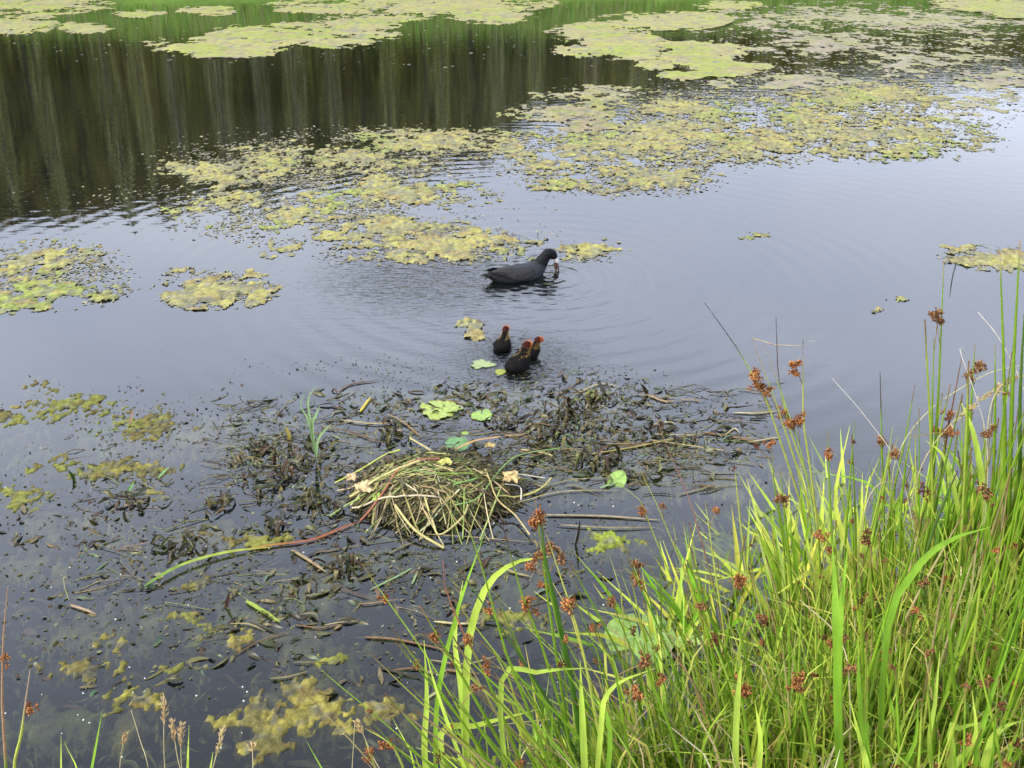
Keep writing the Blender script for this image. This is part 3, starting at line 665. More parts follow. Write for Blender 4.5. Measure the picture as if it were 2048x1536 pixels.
# ------------------------------------------------------------------ lily leaves
def lily(px, py, rx, z, col, label, tilt=(0, 0), notch=True, asp=1.0, rag=.06, spot_=0):
    b = P(px, py, z); n = 40; a0 = rs.uniform(0, 6.28); a = np.linspace(.12 if notch else 0, 2*math.pi-(.12 if notch else .0), n)+a0
    mb = MB(); V = [(0, 0, 0)]; C_ = [jit(col, .05)]
    ph = rs.uniform(0, 6, 3)
    for k, rr in enumerate((.35, .7, 1.0)):
        for q in a:
            r = rx*rr*(1+rag*rr*(math.sin(3*q+ph[0])+.7*math.sin(7*q+ph[1])+.5*math.sin(15*q+ph[2])))
            V.append((r*math.cos(q), r*asp*math.sin(q), r*(tilt[0]*math.cos(q)+tilt[1]*math.sin(q))+.03*rx*rr*math.sin(5*q+ph[2])))
            C_.append(np.array(col)*(1+.12*math.sin(9*q))*(1.0 if rr < 1 else .9))
    T = [(0, 1+i, 2+i) for i in range(n-1)]; Q = []
    for k in range(2):
        for i in range(n-1):
            s_ = 1+k*n; Q.append((s_+i, s_+n+i, s_+n+i+1, s_+i+1))
    mb.add(V, Q, T, c=np.array(C_)); o = mb.obj('lily_pad', 'lily', loc=b); tag(o, label, 'leaf')
    return o
lily(440,409,.068,.005,(.27,.35,.07),'large torn yellow-green lily leaf behind the nest',(0,.02),rag=.12,asp=1.0)
lily(482,415,.037,.006,(.22,.34,.07),'smaller round lily leaf right of the torn one',(.05,.06),rag=.08)
lily(457,444,.040,.018,(.12,.24,.10),'blue-green lily leaf propped against the nest top',(.0,.25),rag=.04,asp=.8)
lily(482,364,.042,.003,(.24,.31,.12),'pale ribbed leaf floating left of the front chick',(0,0),rag=.18,notch=False,asp=.9)
lily(617,480,.030,.010,(.19,.31,.07),'small upright light green leaf right of the nest',(.3,.5),rag=.03,notch=False)
lily(640,638,.085,.006,(.17,.28,.07),'big round lily leaf seen through the rushes',(.05,.1),rag=.03)
lily(690,640,.04,.02,(.19,.30,.07),'narrow lily leaf overlapping the big round one',(.2,.2),rag=.03,asp=.4)
lily(465,433,.012,.02,(.20,.30,.03),'round green pond-lily bud behind the nest',(0,0),notch=False)
lily(590,395,.018,.012,(.16,.20,.03),'small glossy olive leaf standing in the pondweed bed',(.3,.6),rag=.02,notch=False)
lily(500,372,.020,.004,(.22,.25,.04),'olive weed leaf just below the front chick',(.1,.2),rag=.1,notch=False)

# ------------------------------------------------------------------ the nest
nb = P(434, 493); NR = (.245, .185)
nest = thing('nest', nb, 'heaped coot nest of straw, rush stems and dead weed standing in the water', 'nest')
def nh(x, y):
    r = np.hypot(np.asarray(x)/NR[0], np.asarray(y)/NR[1]); return 0.072*np.clip(1-r**3.2, -.5, 1)+.012*(fbm(np.asarray(x)*25+3, np.asarray(y)*25+3, 5, 3)-.5)
g = np.linspace(-1.08, 1.08, 70)
mb = grid_sheet(g*NR[0], g*NR[1], lambda x, y: nh(x, y)-.006)
mb.c = [np.tile(np.array([[.03, .025, .014]]), (mb.n, 1))]
mb.obj('mound', 'pondweed', nest)
NC = [(.42, .36, .17), (.34, .33, .12), (.26, .30, .07), (.36, .27, .14), (.16, .13, .06), (.50, .45, .26), (.22, .28, .06), (.09, .075, .035)]
def nest_path(x, y, a, l, n=8, lift=.004, drop=0, kink=0.0):
    t = np.linspace(-.5, .5, n)*l; aa = a+np.where(t > 0, kink, 0)
    X = x+np.cumsum(np.cos(aa))*l/n-.5*l*math.cos(a); Y = y+np.cumsum(np.sin(aa))*l/n-.5*l*math.sin(a)
    Z = np.maximum(nh(X, Y), -.003)+lift
    Z = .55*Z+.45*np.linspace(Z[0], Z[-1], n)+.003; 
    Z = np.maximum(Z, np.maximum(nh(X, Y), -.01)+.001)
    return np.stack([X, Y, Z], 1)
st = MB()
for k in range(2600):
    r = math.sqrt(rs.rand()); a = rs.uniform(0, 6.28); p = nest_path(NR[0]*r*math.cos(a), NR[1]*r*math.sin(a), rs.normal(.1, .8), rs.uniform(.03, .12), 5, rs.uniform(-.002, .006))
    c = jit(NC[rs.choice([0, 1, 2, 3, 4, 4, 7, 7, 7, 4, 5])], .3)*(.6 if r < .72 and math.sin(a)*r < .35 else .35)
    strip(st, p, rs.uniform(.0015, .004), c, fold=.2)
tag(st.obj('litter', 'straw', nest), kind='stuff')
st = MB()
for k in range(420):
    r = math.sqrt(rs.uniform(.2, 1.25)); a = rs.uniform(.1, 3.0) if k < 300 else rs.uniform(0, 6.28); x, y = NR[0]*r*math.cos(a), NR[1]*r*math.sin(a)
    k_ = rs.choice([.6, 1, 1.4]); curl(st, np.array([x, y, max(float(nh(x, y)), 0)+.004]), rs.uniform(.03, .06)*k_, rs.uniform(.004, .010)*k_, jit([(.04, .04, .014), (.03, .024, .012), (.09, .08, .03), (.06, .04, .02)][rs.randint(4)], .3), .012)
tag(st.obj('dark_weed', 'pondweed', nest), kind='stuff')
for k in range(280):
    r = math.sqrt(rs.rand())*.92; a = rs.uniform(0, 6.28); front = (math.sin(a)*r < -.35)
    ang = rs.normal(.15, .65) if not front or rs.rand() < .5 else rs.normal(-math.pi/2, .8)
    if math.cos(a)*r < -.3 and rs.rand() < .5: ang = rs.normal(.55, .25)
    p = nest_path(NR[0]*r*math.cos(a), NR[1]*r*math.sin(a), ang, rs.uniform(.07, .22), 9, rs.uniform(.004, .014), kink=rs.choice([0, 0, 0, rs.normal(0, 1)]))
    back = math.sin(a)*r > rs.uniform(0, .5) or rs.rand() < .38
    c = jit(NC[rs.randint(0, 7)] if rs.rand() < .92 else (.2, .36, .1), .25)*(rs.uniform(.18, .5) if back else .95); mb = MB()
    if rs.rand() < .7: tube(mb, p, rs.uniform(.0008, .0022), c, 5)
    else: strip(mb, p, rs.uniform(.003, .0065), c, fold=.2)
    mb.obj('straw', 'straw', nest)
def nest_stem(pts, w, c, lab=None, flat=False):
    W = np.array([P(a, b, z*.78) for a, b, z in pts])-nb; mb = MB(); p = spline(W, 14); p[:, 2] = np.maximum(p[:, 2], np.where(nh(p[:, 0], p[:, 1]) > .004, nh(p[:, 0], p[:, 1])+.011+w/2, -1))
    if flat: strip(mb, p, w, c, fold=.2)
    else: tube(mb, p, w/2, c, 6)
    o = mb.obj('stem', 'straw', nest)
    if lab: o['label'] = lab
nest_stem([(360,521,.004),(385,495,.06),(398,474,.09),(414,464,.095),(440,462,.09)], .0065, (.30, .11, .07), 'reddish bent stem over the left of the nest')
nest_stem([(395,505,.06),(415,530,.03),(444,548,.004)], .008, (.40, .35, .14), 'thick straw stem sloping down the front of the nest')
nest_stem([(425,500,.07),(433,522,.04),(440,535,.02),(462,518,.05),(468,505,.06)], .006, (.42, .38, .16), 'bent straw loop on the front of the nest')
nest_stem([(352,508,.01),(400,503,.05),(440,502,.06)], .006, (.5, .42, .28))
nest_stem([(350,497,.03),(380,480,.08),(420,466,.09)], .008, (.46, .42, .18))
nest_stem([(485,476,.06),(498,500,.05),(515,515,.02),(530,535,.01)], .005, (.40, .33, .14))
nest_stem([(500,490,.06),(480,540,.012)], .005, (.3, .36, .1))
nest_stem([(505,472,.05),(545,478,.02)], .003, (.55, .5, .4))
nest_stem([(505,484,.05),(520,487,.03),(521,500,.02)], .004, (.6, .56, .48))
nest_stem([(497,500,.03),(530,494,.01),(545,485,.015),(551,478,.02)], .006, (.42, .38, .12))
nest_stem([(455,450,.07),(475,441,.05),(500,437,.03)], .009, (.42, .24, .10), 'orange-brown flat stem at the back of the nest', True)
nest_stem([(410,438,.03),(430,450,.06),(436,455,.07)], .006, (.38, .34, .14))
nest_stem([(335,483,.005),(360,470,.05),(385,455,.08),(400,450,.085)], .006, (.40, .42, .10))
nest_stem([(455,505,.08),(478,498,.08),(500,470,.07),(520,455,.04),(560,448,.02)], .004, (.20, .34, .10))
nest_stem([(330,516,.002),(345,506,.02),(360,498,.05)], .005, (.28, .36, .10))
nest_stem([(388,466,.095),(425,453,.095),(450,456,.09)], .005, (.32, .35, .10))
for k in range(13):
    px = rs.uniform(388, 500); a = rs.uniform(-.5, .7); 
    nest_stem([(px, 500+rs.uniform(-8, 8), .06), (px+a*18, 515, .045), (px+a*44, rs.uniform(528, 546), .002)], rs.uniform(.002, .005), jit(NC[rs.randint(0, 7)], .2))
def crumple(px, py, z, s, c, lab):
    b = P(px, py, z)-nb; mb = MB(); n = 9; U, V_ = np.meshgrid(np.linspace(-1, 1, n), np.linspace(-1, 1, n), indexing='ij')
    m_ = np.maximum(abs(U), abs(V_)); r = np.hypot(U, V_)+1e-6; X = U*m_/r; Y = V_*m_/r
    Z = 1.5*(fbm(U*2.6+px, V_*2.6, 3, 3)-.5)+.2*Y+.3*Y*Y
    i, j = np.meshgrid(np.arange(n-1), np.arange(n-1), indexing='ij'); q = (i*n+j).ravel()
    rr = 1+1.5*(fbm(X*2.5+py, Y*2.5, 13, 2)-.5)
    mb.add(np.stack([X*rr*s+b[0], Y*rr*s*.8+b[1], Z*s+b[2]], -1).reshape(-1, 3), np.stack([q, q+n, q+n+1, q+1], 1), c=c)
    o = mb.obj('dead_leaf', 'lily', nest); o['label'] = lab
crumple(512, 478, .05, .026, (.52, .38, .17), 'tan withered leaf at the right end')
crumple(446, 462, .10, .018, (.46, .46, .12), 'yellow-green curled leaf on the top')
crumple(364, 488, .05, .026, (.52, .40, .22), 'pale crinkled weed at the left end')
crumple(376, 498, .045, .013, (.30, .42, .06), 'lime weed tuft at the left end')
crumple(352, 478, .04, .016, (.50, .36, .2), 'tan crinkled scrap at the left end')
crumple(490, 446, .03, .014, (.36, .28, .1), 'brown curled leaf by the blue-green one')

# ------------------------------------------------------------------ birds
def loft(path, hw, hh, k=20, sub=5):
    """one continuous skin through cross-sections in the bird's own upright plane"""
    n = len(path)*sub; p = spline([(x, 0, z) for x, z in path], n); u = np.linspace(0, len(path)-1, n)
    W = np.interp(u, range(len(path)), hw); H = np.interp(u, range(len(path)), hh)
    T = norm(np.gradient(p, axis=0)); S = np.tile([0, 1.0, 0], (n, 1)); U = np.cross(T, S)
    a = np.linspace(0, 2*math.pi, k, endpoint=False)
    v = p[:, None]+W[:, None, None]*np.cos(a)[None, :, None]*S[:, None]+H[:, None, None]*np.sin(a)[None, :, None]*U[:, None]
    v = v.reshape(-1, 3); i = np.arange(n-1)[:, None]*k; j = np.arange(k)[None]; j2 = (j+1) % k
    q = np.stack([i+j, i+j2, i+k+j2, i+k+j], -1).reshape(-1, 4)
    v = np.vstack([v, p[0], p[-1]]); t = [(n*k, (jj+1) % k, jj) for jj in range(k)]+[(n*k+1, (n-1)*k+jj, (n-1)*k+(jj+1) % k) for jj in range(k)]
    return v, q, t
def ball(c, r, k=10, sq=(1, 1, 1)):
    V = []; Q = []
    for i in range(k+1):
        for j in range(k): th = math.pi*i/k; ph = 2*math.pi*j/k; V.append((c[0]+r*sq[0]*math.sin(th)*math.cos(ph), c[1]+r*sq[1]*math.sin(th)*math.sin(ph), c[2]+r*sq[2]*math.cos(th)))
    for i in range(k):
        for j in range(k): Q.append((i*k+j, (i+1)*k+j, (i+1)*k+(j+1) % k, i*k+(j+1) % k))
    return V, Q
cb = P(517, 277.5); coot = thing('coot', cb, 'adult black coot with white bill swimming with its head bent down', 'coot'); coot.rotation_euler.z = R(27); coot.location.z = -.014
v, q, t = loft([(-.165, .050), (-.135, .044), (-.095, .036), (-.04, .028), (.02, .024), (.07, .028), (.105, .044), (.128, .067), (.148, .091), (.168, .106), (.188, .100), (.200, .084), (.204, .073)],
               [.006, .024, .044, .060, .065, .058, .044, .031, .0255, .0260, .0225, .0145, .007], [.004, .018, .035, .048, .051, .048, .042, .032, .0265, .0245, .0235, .0160, .007], 28)
x_, z_ = v[:, 0], v[:, 2]; blk = np.clip((x_*.6+z_-.125)/.02, 0, 1)[:, None]; blk = np.maximum(blk, np.clip((-x_-.13)/.03, 0, 1)[:, None])
brn = np.clip((.03-x_)/.12, 0, 1)[:, None]
c = (np.array([.024, .026, .032])*(1-brn)+np.array([.021, .020, .019])*brn)*(1-blk)+np.array([.003, .003, .004])*blk
mb = MB(); mb.add(v, q, t, c); mb.obj('body', 'feather', coot)
for sgn in (-1, 1):       # folded wings
    mb = MB(); n, k = 15, 8; V = []; Cc = []
    for i in range(n):
        u = i/(n-1); xx = .065-.195*u; wd_ = math.sin(min(u*1.15+.08, 1)*math.pi)**.55*(1-.35*u)
        for j in range(k):
            a = (-.18+1.12*j/(k-1))*wd_+.42*(1-wd_)
            hw = np.interp(xx, [-.14, -.095, -.04, .02, .07], [.026, .047, .064, .067, .056]); hh = np.interp(xx, [-.14, -.095, -.04, .02, .07], [.020, .036, .050, .0525, .047]); zc = np.interp(xx, [-.14, -.095, -.04, .02, .07], [.046, .036, .028, .024, .028])
            V.append((xx, sgn*hw*math.cos(a), zc+hh*math.sin(a)+.002*math.sin(u*9+j))); Cc.append(np.array([.028, .026, .025])*(.8+.3*((j+i) % 2)*.6))
    Q = [(i*k+j, (i+1)*k+j, (i+1)*k+j+1, i*k+j+1) for i in range(n-1) for j in range(k-1)]
    mb.add(V, Q, c=np.array(Cc)); w = mb.obj('wing', 'feather', coot); sm = w.modifiers.new('thick', 'SOLIDIFY'); sm.thickness = .003
    for f_ in range(5):   # flight feathers at the wing's edge
        m3 = MB(); strip(m3, [(-.02-.012*f_, sgn*(.063-.004*f_), .042+.003*f_), (-.08-.008*f_, sgn*(.050-.004*f_), .052+.003*f_), (-.135-.006*f_, sgn*(.022-.003*f_), .058+.0025*f_)], [.008, .012, .003], (.018, .016, .016), face=(0, sgn*.8, .6)); m3.obj('flight_feather', 'feather', w)
mb = MB()
for k in range(7):
    a = (k-3)*.13; strip(mb, [(-.12, .004*(k-3), .045), (-.155, .007*(k-3), .047), (-.182, .010*(k-3), .050-.003*abs(k-3))], [.012, .014, .004], (.012, .012, .013))
mb.obj('tail', 'feather', coot)
mb = MB(); v, q, t = loft([(.198, .085), (.206, .073), (.212, .059), (.213, .045)], [.011, .010, .007, .002], [.012, .011, .008, .002], 12); mb.add(v, q, t); mb.obj('bill', 'bill', coot)
mb = MB(); V, Q = ball((.2010, 0, .095), .0145, 10, (.8, .95, 1.25)); mb.add(V, Q); mb.obj('frontal_shield', 'bill', coot)
for sgn in (-1, 1):
    mb = MB(); V, Q = ball((.184, sgn*.0212, .096), .0035, 8); mb.add(V, Q); mb.obj('eye', 'eye', coot)
    mb = MB(); tube(mb, [(-.04, sgn*.03, -.01), (-.06, sgn*.04, -.03), (-.03, sgn*.045, -.05)], [.005, .004, .003], (1, 1, 1), 6); mb.obj('leg', 'leg', coot)
# weed held in the bill
d = np.array([math.cos(R(27)), math.sin(R(27)), 0]); mb = MB()
for k in range(7):
    a = rs.normal(0, .006, 3); strip(mb, np.array([[0, 0, .052], a+[0, 0, .034], a*2+[-.003*k, 0, .018], a*3+[.002*k-.008, 0, -.006]]), [.005, .010, .010, .004], jit((.13, .07, .035), .3), twist=rs.uniform(-1, 1))
tag(mb.obj('weed_scrap', 'pondweed', loc=cb+d*.209), 'wet brown scrap of weed hanging from the bill of the coot', 'weed')

def chick(px, py, heading, sc_, label, turn=0.0, up=1.0, deep=False):
    b = P(px, py); o = thing('coot_chick', b, label, 'chick', 'coot chicks'); o.rotation_euler.z = heading; o.scale = (sc_,)*3; o.location.z = -.005
    path = [(-.062, .030), (-.048, .026), (-.018, .022), (.014, .026), (.034, .044), (.040, .064), (.044, .080), (.052, .090*up), (.063, .088*up), (.071, .083*up)]
    v, q, t = loft(path, [.004, .026, .044, .042, .028, .0165, .0135, .0155, .012, .005], [.003, .020, .034, .036, .027, .0175, .014, .0145, .012, .005], 22)
    z_, x_ = v[:, 2], v[:, 0]
    m1_ = np.clip((z_+.35*(x_-.045)-.078)/.010, 0, 1)[:, None]; m0 = np.clip((z_-.045)/.02, 0, 1)[:, None]*np.clip((x_-.03)/.02, 0, 1)[:, None]
    hi = np.clip((z_-.086)/.010, 0, 1)[:, None]
    c = np.array([.011, .010, .010])*(1-m0)+np.array([.06, .045, .02])*m0; c = c*(1-m1_)+np.array([.10, .020, .012])*m1_
    c = c*(1-.8*hi)+np.array([.035, .012, .010])*.8*hi
    mb = MB(); mb.add(v, q, t, c); mb.obj('body', 'down', o)
    # down: fine hairs standing off the skin
    mb = MB(); n = 1500; ii = rs.randint(0, len(v)-2, n); cen = np.where(x_[ii, None] > .03, np.array([[.042, 0, .07]]), np.array([[0, 0, .025]]))
    p0 = v[ii]+rs.normal(0, .0012, (n, 3)); dr = norm(p0-cen+rs.normal(0, .012, (n, 3))+np.array([-.01, 0, .004])); top = (p0[:, 2] > .048)
    ln = rs.uniform(.004, .009, n)*np.where(top, 1.25, .8); sd_ = norm(np.cross(dr, rs.normal(size=(n, 3))))*.0006
    V = np.stack([p0-sd_, p0+sd_, p0+dr*ln[:, None]], 1).reshape(-1, 3)
    zz = p0[:, 2]; face = (zz+.35*(p0[:, 0]-.045) > .082)
    hc = np.where(face[:, None], np.where((p0[:, 0] > .052)[:, None], np.array([[.70, .20, .05]]), np.array([[.085, .02, .012]])), np.where(((zz > .052) & ((p0[:, 0] > .046) | (abs(p0[:, 1]) > .011)))[:, None], np.array([[.50, .34, .10]]), np.array([[.016, .014, .012]])))*rs.uniform(.6, 1.3, (n, 1))
    mb.add(V, t=np.arange(3*n).reshape(-1, 3), c=np.repeat(hc, 3, 0)); mb.obj('down', 'down', o, smooth=False)
    mb = MB(); vv, qq, tt = loft([(.064, .086*up), (.074, .082*up), (.082, .078*up)], [.0065, .0045, .001], [.0065, .0045, .001], 10); mb.add(vv, qq, tt); mb.obj('bill', 'redbill', o)
    for s_ in (-1, 1):
        mb = MB(); V, Q = ball((.060, s_*.0135, .090*up), .0026, 7); mb.add(V, Q); mb.obj('eye', 'eye', o)
        mb = MB(); V = []; Q = []
        wv = [(.012, .036, .040), (-.008, .042, .038), (-.026, .036, .032), (-.034, .028, .026), (-.020, .044, .022), (.002, .046, .024)]
        mb.add([(a, s_*bb, cc2) for a, bb, cc2 in wv]+[(-.01, s_*.047, .031)], t=[(6, i, (i+1) % 6) for i in range(6)], c=(.012, .011, .011)); mb.obj('wing', 'down', o)
    return o
chick(502.5, 348.5, R(72), .80, 'coot chick on the left facing away with a pale orange crown')
chick(518, 369, R(48), .98, 'nearest and largest coot chick with a bright red head, seen from behind')
chick(528.5, 357, R(20), .80, 'coot chick behind the nearest one with its red bill turned right')

# ------------------------------------------------------------------ rushes and grasses on the near bank
def flower_mesh(sz, seed, cset, n=110):
    r_ = np.random.RandomState(seed); mb = MB()
    cl = [(r_.normal(0, .30, 3)*sz) for _ in range(6)]
    for k in range(n):
        c0 = cl[r_.randint(6)]; d = norm(r_.normal(size=3)+c0/sz*.6); p = c0+d*sz*r_.uniform(.1, .5); l = sz*r_.uniform(.26, .46); w = l*.30
        s_ = norm(np.cross(d, r_.normal(size=3))); u = np.cross(d, s_); c = np.clip(np.array(cset[r_.randint(len(cset))])*r_.uniform(.6, 1.4), 0, 1)
        mb.add([p-d*l*.5, p+s_*w, p+u*w, p-s_*w, p-u*w, p+d*l*.6], t=[(0, 2, 1), (0, 3, 2), (0, 4, 3), (0, 1, 4), (5, 1, 2), (5, 2, 3), (5, 3, 4), (5, 4, 1)], c=c)
        if k % 3 == 0: tube(mb, [(0, 0, 0), c0*.6, p], [.0006, .0005, .0003], c, 3)
    return mb.mesh('flower_head', 'flower', smooth=False)
FL = {'o': [flower_mesh(.013, 50+i, [(.36, .14, .05), (.46, .22, .08), (.22, .08, .03)]) for i in range(3)],
      'b': [flower_mesh(.013, 60+i, [(.26, .12, .05), (.36, .20, .09), (.16, .07, .03)]) for i in range(3)],
      'd': [flower_mesh(.011, 70+i, [(.13, .04, .025), (.09, .03, .02), (.20, .07, .04)], 50) for i in range(2)]}
SG, SY, SBG = (.20, .34, .025), (.48, .52, .10), (.34, .46, .12)
def rush(base, pts, r, col, label, heads=(), tip=(.10, .05, .03), tipat=.9, ly=.0, group=None, name='flowering_rush'):
    """base in view on the ground, then points along the stem in view, all in the upright plane it grows in"""
    b = G(*base); n = len(pts); W = [b-[0, 0, .02]]+[onY(a, c, b[1]+ly*(i+1)/n) for i, (a, c) in enumerate(pts)]
    W = np.array(W)-b; t = thing(name, b, label, 'rush', group)
    # spread samples along straight pieces so that kinks stay sharp
    L_ = np.r_[0, np.cumsum(np.linalg.norm(np.diff(W, axis=0), axis=1))]; m = 16; u = np.linspace(0, L_[-1], m)
    p = np.stack([np.interp(u, L_, W[:, k]) for k in range(3)], 1) if n > 3 else spline(W, m)
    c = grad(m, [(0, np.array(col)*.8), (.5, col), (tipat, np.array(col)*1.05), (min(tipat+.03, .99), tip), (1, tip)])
    mb = MB(); tube(mb, p, 1.2*r*np.interp(np.linspace(0, 1, m), [0, .6, 1], [1, .85, .22]), c, 6); mb.obj('stem', 'stem', t)
    for (hx, hy, k, s_) in heads:
        s_ *= (1.05 if base[1] > 800 else 1.3)*rs.uniform(.8, 1.15)
        # the nearest place on the stem to where the head shows
        q = onY(hx, hy, b[1]+ly*.7)-b; o = bpy.data.objects.new('flower_head', random.choice(FL[k])); COL.objects.link(o); o.parent = t
        o.location = q; o.rotation_euler = tuple(rs.uniform(0, 6.28, 3)); o.scale = (s_,)*3
        d = p-q; j = int(np.argmin((d**2).sum(1)))
        if np.linalg.norm(d[j]) > .006:
            jj = max(j-1, 0); m4 = MB(); tube(m4, [p[jj], (p[jj]+q)/2+[0, 0, .003], q], .0008, jit((.30, .2, .08), .2), 4); m4.obj('flower_stalk', 'stem', t)
    return t
